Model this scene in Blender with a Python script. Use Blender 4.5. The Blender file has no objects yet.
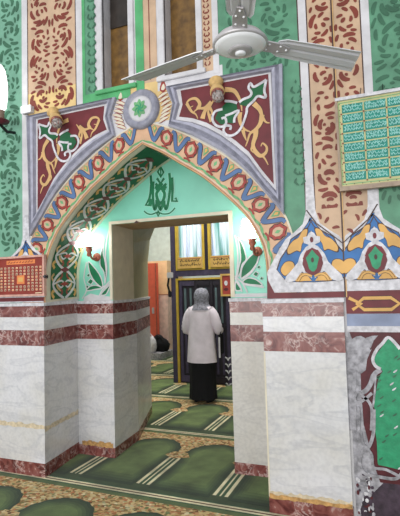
import bpy, bmesh, math, random
from mathutils import Vector, Matrix
from mathutils.geometry import tessellate_polygon
random.seed(7)
PI = math.pi
SC = bpy.context.scene
COL = SC.collection

# ------------------------------------------------------------------ camera
F, YAW, PIT, ROL, HC = 460.0, 0.374471, 0.0624708, -0.0290236, 1.6
cw = Vector((-math.sin(YAW)*math.cos(PIT), math.cos(YAW)*math.cos(PIT), math.sin(PIT)))
r0 = Vector((math.cos(YAW), math.sin(YAW), 0)); u0 = r0.cross(cw)
cr = r0*math.cos(ROL)+u0*math.sin(ROL); cu = -r0*math.sin(ROL)+u0*math.cos(ROL)
CAM = Vector((0, 0, HC))
def P(x, y, Y):
    d = cr*((x-200)/F)+cu*((258-y)/F)+cw
    return CAM+d*(Y/d.y)
def PF(x, y, z=0.0):
    d = cr*((x-200)/F)+cu*((258-y)/F)+cw
    return CAM+d*((z-HC)/d.z)
def XZ(x, y, Y):
    p = P(x, y, Y); return (p.x, p.z)
cd = bpy.data.cameras.new('camera'); cam = bpy.data.objects.new('camera', cd); COL.objects.link(cam)
m = Matrix((cr, cu, -cw)).transposed().to_4x4(); m.translation = CAM; cam.matrix_world = m
cd.sensor_fit = 'VERTICAL'; cd.sensor_height = 36; cd.lens = F/516*36; cd.clip_start = .02
SC.camera = cam
SC.view_settings.view_transform = 'Standard'; SC.view_settings.look = 'None'
SC.view_settings.gamma = 1; SC.view_settings.exposure = -0.06
SC.view_settings.use_curve_mapping = False

# --------------------------------------------------------------- materials
def lin(c):
    return tuple(((v/255)/12.92 if v/255 <= .04045 else ((v/255+.055)/1.055)**2.4) for v in c)+(1,)
def newmat(name):
    m = bpy.data.materials.new(name); m.use_nodes = True
    nt = m.node_tree; b = nt.nodes['Principled BSDF']
    return m, nt, b
def N(nt, t, **k):
    n = nt.nodes.new(t)
    for a, v in k.items():
        if a in n.inputs: n.inputs[a].default_value = v
        else: setattr(n, a, v)
    return n
def coord(nt, scale=(1, 1, 1)):
    g = nt.nodes.new('ShaderNodeNewGeometry'); mp = nt.nodes.new('ShaderNodeMapping')
    mp.inputs['Scale'].default_value = scale
    nt.links.new(g.outputs['Position'], mp.inputs['Vector']); return mp.outputs['Vector']
def ramp(nt, fac, stops):
    r = nt.nodes.new('ShaderNodeValToRGB'); e = r.color_ramp.elements
    while len(e) < len(stops): e.new(.5)
    for el, (p, c) in zip(e, stops): el.position = p; el.color = c if len(c) == 4 else lin(c)
    nt.links.new(fac, r.inputs['Fac']); return r.outputs['Color']
def paint(name, c, var=.12, rough=.5, scale=9.0, bump=.0, spec=.35):
    m, nt, b = newmat(name)
    v = coord(nt)
    n = N(nt, 'ShaderNodeTexNoise'); n.inputs['Scale'].default_value = scale; n.inputs['Detail'].default_value = 6
    nt.links.new(v, n.inputs['Vector'])
    d = tuple(max(0, x*(1-var)) for x in c); e = tuple(min(255, x*(1+var*.6)) for x in c)
    nt.links.new(ramp(nt, n.outputs['Fac'], [(.3, d), (.7, e)]), b.inputs['Base Color'])
    b.inputs['Roughness'].default_value = rough
    b.inputs['Specular IOR Level'].default_value = spec
    if bump:
        bp = N(nt, 'ShaderNodeBump'); bp.inputs['Strength'].default_value = bump; bp.inputs['Distance'].default_value = .01
        nt.links.new(n.outputs['Fac'], bp.inputs['Height']); nt.links.new(bp.outputs['Normal'], b.inputs['Normal'])
    return m
def emis(name, c, s):
    m, nt, b = newmat(name)
    b.inputs['Base Color'].default_value = lin(c); b.inputs['Emission Color'].default_value = lin(c)
    b.inputs['Emission Strength'].default_value = s; return m
def marble_white(name, base=(216, 215, 218), vein=(158, 160, 170), warm=(206, 203, 198)):
    m, nt, b = newmat(name); v = coord(nt, (1, 1, 1))
    n1 = N(nt, 'ShaderNodeTexNoise'); n1.inputs['Scale'].default_value = 2.2; n1.inputs['Detail'].default_value = 8; n1.inputs['Distortion'].default_value = .6
    nt.links.new(v, n1.inputs['Vector'])
    mp = nt.nodes.new('ShaderNodeMapping'); mp.inputs['Rotation'].default_value = (0, -.75, .2); mp.inputs['Scale'].default_value = (.8, .8, 2.6)
    nt.links.new(v, mp.inputs['Vector'])
    n2 = N(nt, 'ShaderNodeTexNoise'); n2.inputs['Scale'].default_value = 2.4; n2.inputs['Detail'].default_value = 9; n2.inputs['Distortion'].default_value = 1.0
    nt.links.new(mp.outputs['Vector'], n2.inputs['Vector'])
    veinf = ramp(nt, n2.outputs['Fac'], [(.44, (0, 0, 0, 1)), (.5, (1, 1, 1, 1)), (.54, (.15, .15, .15, 1)), (.7, (.0, .0, .0, 1))])
    basec = ramp(nt, n1.outputs['Fac'], [(.3, warm), (.65, base)])
    mx = nt.nodes.new('ShaderNodeMix'); mx.data_type = 'RGBA'
    ml = nt.nodes.new('ShaderNodeMath'); ml.operation = 'MULTIPLY'; ml.inputs[1].default_value = .30
    nt.links.new(veinf, ml.inputs[0]); nt.links.new(ml.outputs[0], mx.inputs['Factor'])
    nt.links.new(basec, mx.inputs['A']); mx.inputs['B'].default_value = lin(vein)
    n3 = N(nt, 'ShaderNodeTexNoise'); n3.inputs['Scale'].default_value = 38; n3.inputs['Detail'].default_value = 4
    nt.links.new(v, n3.inputs['Vector'])
    sp = ramp(nt, n3.outputs['Fac'], [(.35, (.90, .90, .91, 1)), (.6, (1, 1, 1, 1))])
    m2 = nt.nodes.new('ShaderNodeMix'); m2.data_type = 'RGBA'; m2.blend_type = 'MULTIPLY'; m2.inputs['Factor'].default_value = 1
    nt.links.new(mx.outputs['Result'], m2.inputs['A']); nt.links.new(sp, m2.inputs['B'])
    nt.links.new(m2.outputs['Result'], b.inputs['Base Color'])
    b.inputs['Roughness'].default_value = .22; b.inputs['Specular IOR Level'].default_value = .5
    return m
def marble_red(name, dark=(84, 40, 40), mid=(122, 68, 64), light=(208, 186, 180)):
    m, nt, b = newmat(name); v = coord(nt)
    n1 = N(nt, 'ShaderNodeTexNoise'); n1.inputs['Scale'].default_value = 9; n1.inputs['Detail'].default_value = 9; n1.inputs['Distortion'].default_value = 1.8
    nt.links.new(v, n1.inputs['Vector'])
    vo = nt.nodes.new('ShaderNodeTexVoronoi'); vo.feature = 'DISTANCE_TO_EDGE'; vo.inputs['Scale'].default_value = 11
    ad = nt.nodes.new('ShaderNodeVectorMath'); ad.operation = 'ADD'
    sc = nt.nodes.new('ShaderNodeVectorMath'); sc.operation = 'SCALE'; sc.inputs['Scale'].default_value = .16
    nt.links.new(n1.outputs['Color'], sc.inputs[0]); nt.links.new(v, ad.inputs[0]); nt.links.new(sc.outputs[0], ad.inputs[1])
    nt.links.new(ad.outputs[0], vo.inputs['Vector'])
    vf = ramp(nt, vo.outputs['Distance'], [(0.0, (1, 1, 1, 1)), (.05, (.25, .25, .25, 1)), (.12, (0, 0, 0, 1))])
    bc = ramp(nt, n1.outputs['Fac'], [(.32, dark), (.5, mid), (.64, (140, 90, 84)), (.78, light)])
    mx = nt.nodes.new('ShaderNodeMix'); mx.data_type = 'RGBA'
    n4 = N(nt, 'ShaderNodeTexNoise'); n4.inputs['Scale'].default_value = 5
    nt.links.new(v, n4.inputs['Vector'])
    ms = ramp(nt, n4.outputs['Fac'], [(.42, (0, 0, 0, 1)), (.6, (.8, .8, .8, 1))])
    ml = nt.nodes.new('ShaderNodeMath'); ml.operation = 'MULTIPLY'
    nt.links.new(vf, ml.inputs[0]); nt.links.new(ms, ml.inputs[1]); nt.links.new(ml.outputs[0], mx.inputs['Factor'])
    nt.links.new(bc, mx.inputs['A']); mx.inputs['B'].default_value = lin(light)
    nt.links.new(mx.outputs['Result'], b.inputs['Base Color']); b.inputs['Roughness'].default_value = .25
    return m
M = {}
M['white'] = paint('white_plaster_paint', (204, 202, 205), .07)
M['oldwhite'] = paint('chipped_white_paint', (205, 203, 208), .14, scale=30)
M['cream'] = paint('cream_paint', (214, 205, 184), .05)
M['green'] = paint('green_wall_paint', (90, 142, 114), .12)
M['greenl'] = paint('pale_green_wall_paint', (116, 166, 142), .1)
M['greenframe'] = paint('bright_green_paint', (84, 164, 108), .1)
M['greendash'] = paint('dark_green_pattern_paint', (58, 104, 80), .12)
M['mint'] = paint('mint_paint', (134, 210, 188), .04, rough=.3, scale=4)
M['mint2'] = paint('light_mint_paint', (166, 224, 206), .05, rough=.3)
M['deep'] = paint('deep_green_paint', (18, 112, 72), .12)
M['soffgreen'] = paint('dark_leaf_green_paint', (22, 92, 54), .12)
M['tan'] = paint('tan_paint', (196, 166, 138), .07)
M['tan2'] = paint('yellow_tan_paint', (218, 188, 130), .08)
M['tandash'] = paint('red_brown_pattern_paint', (122, 54, 42), .12)
M['maroon'] = paint('maroon_paint', (108, 42, 48), .12)
M['dmaroon'] = paint('dark_maroon_paint', (84, 34, 40), .16, scale=20)
M['gold'] = paint('gold_ochre_paint', (214, 166, 94), .08)
M['sand'] = paint('sand_ornament_paint', (206, 166, 112), .08)
M['bandbg'] = paint('peach_band_paint', (206, 166, 134), .08)
M['blue'] = paint('blue_paint', (52, 108, 168), .12)
M['bandblue'] = paint('grey_blue_paint', (82, 110, 152), .12)
M['red'] = paint('brick_red_paint', (150, 58, 50), .12)
M['lgreen'] = paint('leaf_green_paint', (110, 168, 116), .1)
M['line'] = paint('dark_outline_paint', (70, 48, 44), .1)
M['frame'] = paint('grey_lilac_frame_paint', (168, 168, 184), .1, rough=.4, scale=16)
M['frame2'] = paint('dull_grey_moulding_paint', (142, 142, 156), .14, rough=.4, scale=20)
M['bluegrey'] = paint('blue_grey_paint', (136, 146, 172), .1)
M['emerald'] = paint('emerald_paint', (48, 146, 104), .1, scale=24, bump=.3)
M['plast'] = paint('old_grey_plaster', (156, 154, 160), .28, scale=26, bump=.4)
M['darkplast'] = paint('grimy_purple_plaster', (66, 54, 66), .3, scale=22, bump=.4)
M['marble'] = marble_white('white_marble')
M['marblew'] = marble_white('warm_white_marble', (212, 209, 204), (172, 168, 166), (198, 193, 185))
M['redm'] = marble_red('red_marble')
M['stain'] = paint('rust_stain', (188, 146, 92), .25, scale=30)
M['stainp'] = paint('pale_rust_stain', (206, 190, 162), .15, scale=30)
M['lintel'] = paint('brown_lintel_paint', (176, 146, 112), .1)
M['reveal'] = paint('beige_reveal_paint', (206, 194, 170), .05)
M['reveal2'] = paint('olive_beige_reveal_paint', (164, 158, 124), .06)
M['metal'] = None
def metal(name, c, rough=.35, met=.6):
    m, nt, b = newmat(name); b.inputs['Base Color'].default_value = lin(c)
    b.inputs['Metallic'].default_value = met; b.inputs['Roughness'].default_value = rough; return m
M['metal'] = metal('fan_blade_metal', (214, 213, 217), .4, .15)
M['metald'] = metal('fan_grey_metal', (184, 180, 182), .38, .3)
M['fanwhite'] = paint('fan_white_enamel', (246, 246, 250), .02, rough=.2)
M['black'] = paint('black_cloth', (16, 16, 20), .2, rough=.9)
M['knobm'] = metal('dark_metal', (40, 36, 40), .4, .5)
M['clay'] = paint('amber_ceramic', (206, 170, 112), .1, rough=.35, scale=25)
M['bulbred'] = paint('dusty_reddish_glass', (140, 84, 74), .3, rough=.15, scale=60)
M['bulb'] = paint('dusty_grey_glass', (150, 140, 136), .35, rough=.12, scale=60)
M['lampglow'] = emis('lit_lamp_glass', (255, 253, 248), 16)
M['lampglow2'] = emis('lit_white_lamp_glass', (255, 255, 255), 2.2)
M['rednut'] = paint('red_brown_bracket', (150, 84, 66), .2, scale=40)
M['purple'] = paint('purple_wood', (62, 54, 76), .12, scale=20)
M['dwood'] = paint('dark_violet_wood', (34, 28, 38), .2, scale=20)
M['yellow'] = paint('yellow_trim_paint', (178, 148, 54), .08)
M['signgold'] = paint('gold_sign_board', (190, 152, 84), .1)
M['ink'] = paint('black_ink', (34, 28, 26), .1)
M['orange'] = paint('orange_red_panel', (206, 92, 68), .06)
M['peach'] = paint('peach_wall_paint', (236, 196, 150), .05)
M['pink'] = paint('pink_marble_wall', (222, 190, 176), .1)
M['palewall'] = paint('pale_blue_grey_wall', (196, 208, 204), .05)
M['skin'] = paint('skin', (198, 150, 124), .05)
M['shirt'] = paint('off_white_cloth', (228, 218, 228), .05, rough=.9)
M['scarf'] = paint('grey_scarf_cloth', (136, 136, 146), .3, rough=.9, scale=45)
M['brownp'] = paint('red_brown_board', (138, 52, 42), .1)
M['orangep'] = paint('orange_print', (222, 132, 76), .08)
M['pinkf'] = paint('worn_pink_frame', (206, 160, 146), .12, scale=30)
M['cell'] = paint('cream_print', (226, 204, 170), .05)
M['teal'] = paint('teal_enamel', (22, 132, 118), .12, scale=30)
M['script'] = paint('white_script_enamel', (142, 200, 192), .04)
M['yframe'] = paint('pale_yellow_border', (190, 186, 134), .1)
M['woodf'] = paint('grey_brown_wood', (160, 140, 122), .12, scale=25)
M['dglass'] = paint('dark_grey_green_glass', (84, 100, 104), .1, rough=.2)

def glass_brown():
    m, nt, b = newmat('brown_dusty_glass'); v = coord(nt, (1, 1, 1))
    n = N(nt, 'ShaderNodeTexNoise'); n.inputs['Scale'].default_value = 14; n.inputs['Detail'].default_value = 8
    nt.links.new(v, n.inputs['Vector'])
    nt.links.new(ramp(nt, n.outputs['Fac'], [(.3, (84, 60, 30)), (.7, (132, 98, 48))]), b.inputs['Base Color'])
    b.inputs['Roughness'].default_value = .3; return m
M['pane'] = glass_brown()
M['paned'] = paint('dark_upper_glass', (52, 46, 42), .2, rough=.25)
def brocade():
    m, nt, b = newmat('gold_brocade_carpet'); v = coord(nt, (26, 34, 1))
    vo = nt.nodes.new('ShaderNodeTexVoronoi'); vo.inputs['Scale'].default_value = 1.5; vo.inputs['Randomness'].default_value = .8
    nt.links.new(v, vo.inputs['Vector'])
    s = nt.nodes.new('ShaderNodeSeparateColor'); nt.links.new(vo.outputs['Color'], s.inputs[0])
    c = ramp(nt, s.outputs[0], [(.0, (104, 66, 42)), (.25, (186, 158, 104)), (.5, (206, 184, 136)), (.7, (176, 104, 66)), (.85, (96, 112, 66)), (1, (222, 206, 168))])
    nt.links.new(c, b.inputs['Base Color']); b.inputs['Roughness'].default_value = .95
    return m
M['brocade'] = brocade()
def pile(name, c):
    m, nt, b = newmat(name); v = coord(nt)
    n = N(nt, 'ShaderNodeTexNoise'); n.inputs['Scale'].default_value = 5; n.inputs['Detail'].default_value = 4
    n2 = N(nt, 'ShaderNodeTexNoise'); n2.inputs['Scale'].default_value = 220
    nt.links.new(v, n.inputs['Vector']); nt.links.new(v, n2.inputs['Vector'])
    mx = nt.nodes.new('ShaderNodeMath'); mx.operation = 'ADD'
    h = nt.nodes.new('ShaderNodeMath'); h.operation = 'MULTIPLY'; h.inputs[1].default_value = .5
    nt.links.new(n2.outputs['Fac'], h.inputs[0]); nt.links.new(n.outputs['Fac'], mx.inputs[0]); nt.links.new(h.outputs[0], mx.inputs[1])
    d = tuple(x*.78 for x in c); e = tuple(min(255, x*1.18) for x in c)
    nt.links.new(ramp(nt, mx.outputs[0], [(.5, d), (1, e)]), b.inputs['Base Color'])
    b.inputs['Roughness'].default_value = 1; b.inputs['Specular IOR Level'].default_value = .1
    b.inputs['Sheen Weight'].default_value = .15
    return m
M['cg'] = pile('green_carpet_pile', (70, 102, 60))
M['cg2'] = pile('light_green_carpet_pile', (102, 142, 76))
M['cgd'] = pile('dark_green_carpet_pile', (48, 78, 50))
for i in range(5): M['cgl%d' % i] = pile('green_carpet_pile_%d' % i, tuple(a+(b-a)*i/4 for a, b in zip((42, 58, 38), (90, 108, 62))))
M['ccream'] = pile('cream_carpet_pile', (208, 200, 164))
M['cmar'] = pile('maroon_carpet_pile', (88, 56, 44))

# ----------------------------------------------------------------- helpers
def tag(o, label=None, cat=None, group=None, kind=None):
    if label: o['label'] = label
    if cat: o['category'] = cat
    if group: o['group'] = group
    if kind: o['kind'] = kind
    return o
def link(name, bm, mats, parent=None, smooth=False):
    me = bpy.data.meshes.new(name)
    if smooth:
        for f in bm.faces: f.smooth = True
    bm.to_mesh(me); bm.free()
    for mt in mats: me.materials.append(M[mt] if isinstance(mt, str) else mt)
    o = bpy.data.objects.new(name, me); COL.objects.link(o)
    if parent is not None:
        o.parent = parent
        o.matrix_parent_inverse = Matrix.Translation(parent.location).inverted() if parent.type == 'EMPTY' else Matrix()
    return o
def empty(name, loc):
    o = bpy.data.objects.new(name, None); COL.objects.link(o); o.location = loc; o.empty_display_size = .1
    return o
def cat(pts, closed=False, n=5):
    pts = [Vector(p) for p in pts]; L = len(pts); out = []
    if L < 3: return pts
    rng = range(L) if closed else range(L-1)
    for i in rng:
        if closed: a, b, c, d = pts[(i-1) % L], pts[i], pts[(i+1) % L], pts[(i+2) % L]
        else: a, b, c, d = pts[max(i-1, 0)], pts[i], pts[i+1], pts[min(i+2, L-1)]
        for k in range(n):
            t = k/n
            out.append(.5*((2*b)+(-a+c)*t+(2*a-5*b+4*c-d)*t*t+(-a+3*b-3*c+d)*t**3))
    if not closed: out.append(pts[-1])
    return out
class Paint:
    """collects raised paint shapes on a surface given by fr(u, v, lift)"""
    CNT = 0
    def __init__(s, fr):
        s.bm = bmesh.new(); s.m = []; s.k = 0; Paint.CNT += 1; b = .00009*(Paint.CNT % 6)
        s.fr = lambda u, v, l: fr(u, v, l+b+.000007*(s.k % 80))     # each coat lies a hair above the last
    def mi(s, m):
        if m not in s.m: s.m.append(m)
        return s.m.index(m)
    def poly(s, pts, m, lift=.002, smooth=False, th=.0015):
        s.k += 1
        pts = [Vector(p[:2]) for p in pts]
        if smooth: pts = cat(pts, True, 4)
        i = s.mi(m); top = [s.bm.verts.new(s.fr(p.x, p.y, lift)) for p in pts]
        bot = [s.bm.verts.new(s.fr(p.x, p.y, lift-th)) for p in pts]
        n = len(pts)
        for t in tessellate_polygon([[p.to_3d() for p in pts]]):
            if len(set(t)) == 3:
                try: s.bm.faces.new([top[k] for k in t]).material_index = i
                except ValueError: pass
        for k in range(n):
            s.bm.faces.new((top[k], top[(k+1) % n], bot[(k+1) % n], bot[k])).material_index = i
    def grid(s, u0, u1, v0, v1, m, lift=.002, nu=1, nv=1):
        s.k += 1
        i = s.mi(m)
        g = [[s.bm.verts.new(s.fr(u0+(u1-u0)*a/nu, v0+(v1-v0)*b/nv, lift)) for b in range(nv+1)] for a in range(nu+1)]
        for a in range(nu):
            for b in range(nv): s.bm.faces.new((g[a][b], g[a+1][b], g[a+1][b+1], g[a][b+1])).material_index = i
    def strip(s, L, R, m, lift=.002, th=.0015):
        s.k += 1
        i = s.mi(m)
        a = [s.bm.verts.new(s.fr(p[0], p[1], lift)) for p in L]; b = [s.bm.verts.new(s.fr(p[0], p[1], lift)) for p in R]
        c = [s.bm.verts.new(s.fr(p[0], p[1], lift-th)) for p in L]; d = [s.bm.verts.new(s.fr(p[0], p[1], lift-th)) for p in R]
        for k in range(len(L)-1):
            for q in ((a[k], a[k+1], b[k+1], b[k]), (a[k], a[k+1], c[k+1], c[k]), (b[k], b[k+1], d[k+1], d[k])):
                s.bm.faces.new(q).material_index = i
    def stroke(s, pts, w, m, lift=.002, smooth=True, taper=None, closed=False, n=4):
        pts = [Vector(p[:2]) for p in pts]
        if smooth and len(pts) > 2: pts = cat(pts, closed, n)
        if closed: pts = pts+[pts[0], ]
        L, R = [], []; K = len(pts)
        for k, p in enumerate(pts):
            a = pts[max(k-1, 0)]; b = pts[min(k+1, K-1)]
            if closed and k in (0, K-1): a = pts[K-2]; b = pts[1]
            d = b-a
            if d.length < 1e-9: d = Vector((1, 0))
            d.normalize(); nn = Vector((-d.y, d.x)); t = k/(K-1)
            ww = w/2
            if taper == 'worm': ww = w/2*(max(0.1, math.sin(PI*(.06+t*.88)))**.45)
            elif taper == 'leaf': ww = w/2*(max(0.12, math.sin(PI*min(1, .08+t*.92)))**.7)
            elif taper == 'end': ww = w/2*(1-.85*t)
            L.append(p+nn*ww); R.append(p-nn*ww)
        s.strip(L, R, m, lift)
    def ell(s, c, rx, ry, m, lift=.002, n=14, a0=0):
        s.poly([(c[0]+rx*math.cos(a0+2*PI*k/n), c[1]+ry*math.sin(a0+2*PI*k/n)) for k in range(n)], m, lift)
    def done(s, name, parent=None): 
        bmesh.ops.recalc_face_normals(s.bm, faces=s.bm.faces)
        return link(name, s.bm, s.m, parent)
def box(bm, a, b, mi=0, bev=0):
    a = Vector(a); b = Vector(b)
    r = bmesh.ops.create_cube(bm, size=1)
    bmesh.ops.scale(bm, vec=[max(abs(b[i]-a[i]), 1e-4) for i in range(3)], verts=r['verts'])
    bmesh.ops.translate(bm, vec=(a+b)/2, verts=r['verts'])
    fs = {f for v in r['verts'] for f in v.link_faces}
    if bev:
        es = list({e for f in fs for e in f.edges})
        rr = bmesh.ops.bevel(bm, geom=es, offset=bev, segments=2, affect='EDGES')
        fs = set(rr['faces']) | {f for f in fs if f.is_valid}
    for f in fs: f.material_index = mi
def lathe(bm, prof, loc=(0, 0, 0), axis=(0, 0, 1), seg=24, mi=0, sx=1, sy=1):
    q = Vector((0, 0, 1)).rotation_difference(Vector(axis).normalized()); rings = []
    for r, z in prof:
        rings.append([bm.verts.new(Vector(loc)+q @ Vector((r*sx*math.cos(2*PI*k/seg), r*sy*math.sin(2*PI*k/seg), z))) for k in range(seg)])
    for a, b in zip(rings, rings[1:]):
        for k in range(seg):
            f = bm.faces.new((a[k], a[(k+1) % seg], b[(k+1) % seg], b[k])); f.material_index = mi; f.smooth = True
    for rg in (rings[0], rings[-1]):
        f = bm.faces.new(rg); f.material_index = mi
def tube(bm, pts, rad, seg=8, mi=0, caps=True):
    pts = [Vector(p) for p in pts]; rings = []
    for k, p in enumerate(pts):
        d = (pts[min(k+1, len(pts)-1)]-pts[max(k-1, 0)]).normalized()
        q = Vector((0, 0, 1)).rotation_difference(d); r = rad[k] if isinstance(rad, (list, tuple)) else rad
        rings.append([bm.verts.new(p+q @ Vector((r*math.cos(2*PI*j/seg), r*math.sin(2*PI*j/seg), 0))) for j in range(seg)])
    for a, b in zip(rings, rings[1:]):
        for j in range(seg):
            f = bm.faces.new((a[j], a[(j+1) % seg], b[(j+1) % seg], b[j])); f.material_index = mi; f.smooth = True
    if caps:
        for rg in (rings[0], rings[-1]): bm.faces.new(rg).material_index = mi
def loft(bm, rings, closed=True, mi=0, cap=False, smooth=True):
    vs = [[bm.verts.new(p) for p in r] for r in rings]; n = len(vs[0])
    for a, b in zip(vs, vs[1:]):
        for k in range(n if closed else n-1):
            f = bm.faces.new((a[k], a[(k+1) % n], b[(k+1) % n], b[k])); f.material_index = mi; f.smooth = smooth
    if cap:
        for r in (vs[0], vs[-1]): bm.faces.new(r).material_index = mi
def boxobj(name, a, b, mat, parent=None, bev=0):
    bm = bmesh.new(); box(bm, a, b, 0, bev); return link(name, bm, [mat], parent)
def crop(x0, y0, s):
    return lambda pts: [(x0+x/s, y0+y/s) for x, y in pts]

# ------------------------------------------------------------- key numbers
YA, YB = 3.30, 3.87          # painted wall face, painted recess face
XC = -1.775
AIN = [(1.0, 1.50), (1.0, 1.66), (.988, 1.83), (.95, 1.95), (.875, 2.09), (.80, 2.185), (.66, 2.325), (.50, 2.465), (.33, 2.58), (.18, 2.685), (0, 2.785)]
AOUT = [(1.25, 1.50), (1.235, 1.66), (1.215, 1.84), (1.19, 1.97), (1.14, 2.11), (1.03, 2.255), (.88, 2.435), (.72, 2.585), (.52, 2.725), (.29, 2.862), (0, 2.985)]
WX0, WX1, WZ = -6.0, 3.4, 5.6
OX0, OX1, OZ = -2.44, -1.238, 2.235
def fA(u, v, l): return Vector((u, YA-l, v))
def fB(u, v, l): return Vector((u, YB-l, v))
def arclen(pts, n):
    pts = [Vector(p) for p in cat([Vector(p) for p in pts], False, 8)]
    L = [0]
    for a, b in zip(pts, pts[1:]): L.append(L[-1]+(b-a).length)
    out = []
    j = 0
    for k in range(n+1):
        s = L[-1]*k/n
        while j < len(L)-2 and L[j+1] < s: j += 1
        t = (s-L[j])/max(1e-9, L[j+1]-L[j]); out.append(pts[j].lerp(pts[j+1], min(1, t)))
    return out, L[-1]
NIN = 60
AI, LI = arclen(AIN, NIN); AO, LO = arclen(AOUT, NIN)
def samp(A, s):
    x = min(max(s, 0), 1)*NIN; k = min(int(x), NIN-1); return A[k].lerp(A[k+1], x-k)
def band(sgn):
    def fr(s, t, l):
        p = samp(AI, s/LI).lerp(samp(AO, s/LI), t); return Vector((XC+sgn*p.x, YA-l, p.y))
    return fr
def soff(sgn):
    def fr(s, t, l):
        k = s/LI; p = samp(AI, k); q = samp(AI, min(1, k+.01)); r = samp(AI, max(0, k-.01))
        d = (q-r).normalized(); nn = Vector((-d.y, d.x))
        if nn.x > 0: nn = -nn
        p = p+nn*l
        return Vector((XC+sgn*p.x*(1+.065*t), YA+(YB-YA)*t, p.y+.02*t))
    return fr

# ------------------------------------------------------------------- walls
def fill_face(bm, loops, fr, mi=0):
    """planar face with holes, loops in (u,v)"""
    tess = tessellate_polygon([[Vector((p[0], p[1], 0)) for p in lp] for lp in loops])
    vs = [bm.verts.new(fr(p[0], p[1], 0)) for lp in loops for p in lp]
    for t in tess:
        if len(set(t)) == 3:
            try: bm.faces.new([vs[k] for k in t]).material_index = mi
            except ValueError: pass
    return vs
half = [(p.x, p.y) for p in AI]
archpts = [(XC-1.03, 0), (XC-1.03, 1.497)]+[(XC-x, z) for x, z in half]+[(XC+x, z) for x, z in reversed(half[:-1])]+[(XC+1.03, 1.497), (XC+1.03, 0)]
archback = [(XC+(x-XC)*1.065, z+(.02 if z > 1.6 else 0)) for x, z in archpts]
def xa(px, y=50): return P(px, y, YA).x
W1 = (xa(103), xa(129)); W2 = (xa(165), xa(197)); SILL = 3.31; WTOP = 5.0
bm = bmesh.new()
outer = [(WX0, 0)]+archpts+[(WX1, 0), (WX1, WZ), (WX0, WZ)]
holes = [[(a, SILL), (b, SILL), (b, WTOP), (a, WTOP)] for a, b in (W1, W2)]
fill_face(bm, [outer]+holes, fA)
fill_face(bm, [[(WX0, 0)]+archback+[(WX1, 0), (WX1, WZ), (WX0, WZ)]], lambda u, v, l: Vector((u, YB+.02, v)))
loft(bm, [[Vector((x, YA, z)) for x, z in archpts], [Vector((x, YB+.02, z)) for x, z in archback]], closed=False, smooth=False)
for hl in holes:
    loft(bm, [[Vector((x, YA, z)) for x, z in hl], [Vector((x, YA+.14, z)) for x, z in hl]], smooth=False)
for x in (WX0, WX1): box(bm, (x-.01, YA, 0), (x+.01, YB, WZ))
box(bm, (WX0, YA, WZ-.01), (WX1, YB, WZ+.01))
wall_front = tag(link('wall_front', bm, ['white']), kind='structure')

# recess wall with the doorway, reveal and the room's own front wall behind
bm = bmesh.new(); Y2, Y3 = 4.37, 5.35
fill_face(bm, [[(XC-1.14, 0), (OX0, 0), (OX0, OZ), (OX1, OZ), (OX1, 0), (XC+1.14, 0), (XC+1.14, 2.95), (XC-1.14, 2.95)]], fB)
near = [(OX0, 0), (OX0, .7), (OX0, 1.4), (OX0, 1.9), (OX0, 2.1), (OX0, OZ), (XC, OZ), (OX1, OZ), (OX1, 2.1), (OX1, 1.9), (OX1, 1.4), (OX1, .7), (OX1, 0)]
mid = [(x+(-.055 if x < XC else .055 if x > XC else 0), z+(.005 if z > 2.2 else 0)) for x, z in near]
mid2 = [(x, z+(.25 if z > 2.2 else 0)) for x, z in mid]
far = [(-2.84, 0), (-2.84, .7), (-2.84, 1.4), (-2.84, 1.94), (-2.80, 2.23), (-2.70, 2.44), (XC, 2.75), (-.85, 2.44), (-.76, 2.23), (-.72, 1.94), (-.72, 1.4), (-.72, .7), (-.72, 0)]
def ring(pts, y): return [Vector((x, y, z)) for x, z in pts]
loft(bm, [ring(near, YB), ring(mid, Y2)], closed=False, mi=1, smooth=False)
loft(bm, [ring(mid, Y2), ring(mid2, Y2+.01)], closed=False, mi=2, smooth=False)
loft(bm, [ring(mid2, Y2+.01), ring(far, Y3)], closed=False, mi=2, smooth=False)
FX0, FX1, FZ, FY = -6.6, 1.6, 4.2, 11.2
fill_face(bm, [[(FX0, 0)]+far+[(FX1, 0), (FX1, FZ), (FX0, FZ)]], lambda u, v, l: Vector((u, Y3, v)), 3)
for f in bm.faces:
    c = f.calc_center_median()
    if f.material_index == 1 and abs(c.z-OZ) < .02: f.material_index = 4
wall_recess = tag(link('wall_recess', bm, ['mint', 'reveal', 'reveal2', 'palewall', 'lintel']), kind='structure')
# slightly raised cream trim round the doorway
tr = Paint(fB)
tr.strip([(OX0-.001, 1.5), (OX0-.001, OZ+.002), (OX1+.001, OZ+.002), (OX1+.001, 1.5)], [(OX0-.03, 1.5), (OX0-.03, OZ+.03), (OX1+.038, OZ+.03), (OX1+.038, 1.5)], 'cream', .012, .012)
tag(tr.done('trim_1'), kind='structure')

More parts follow.
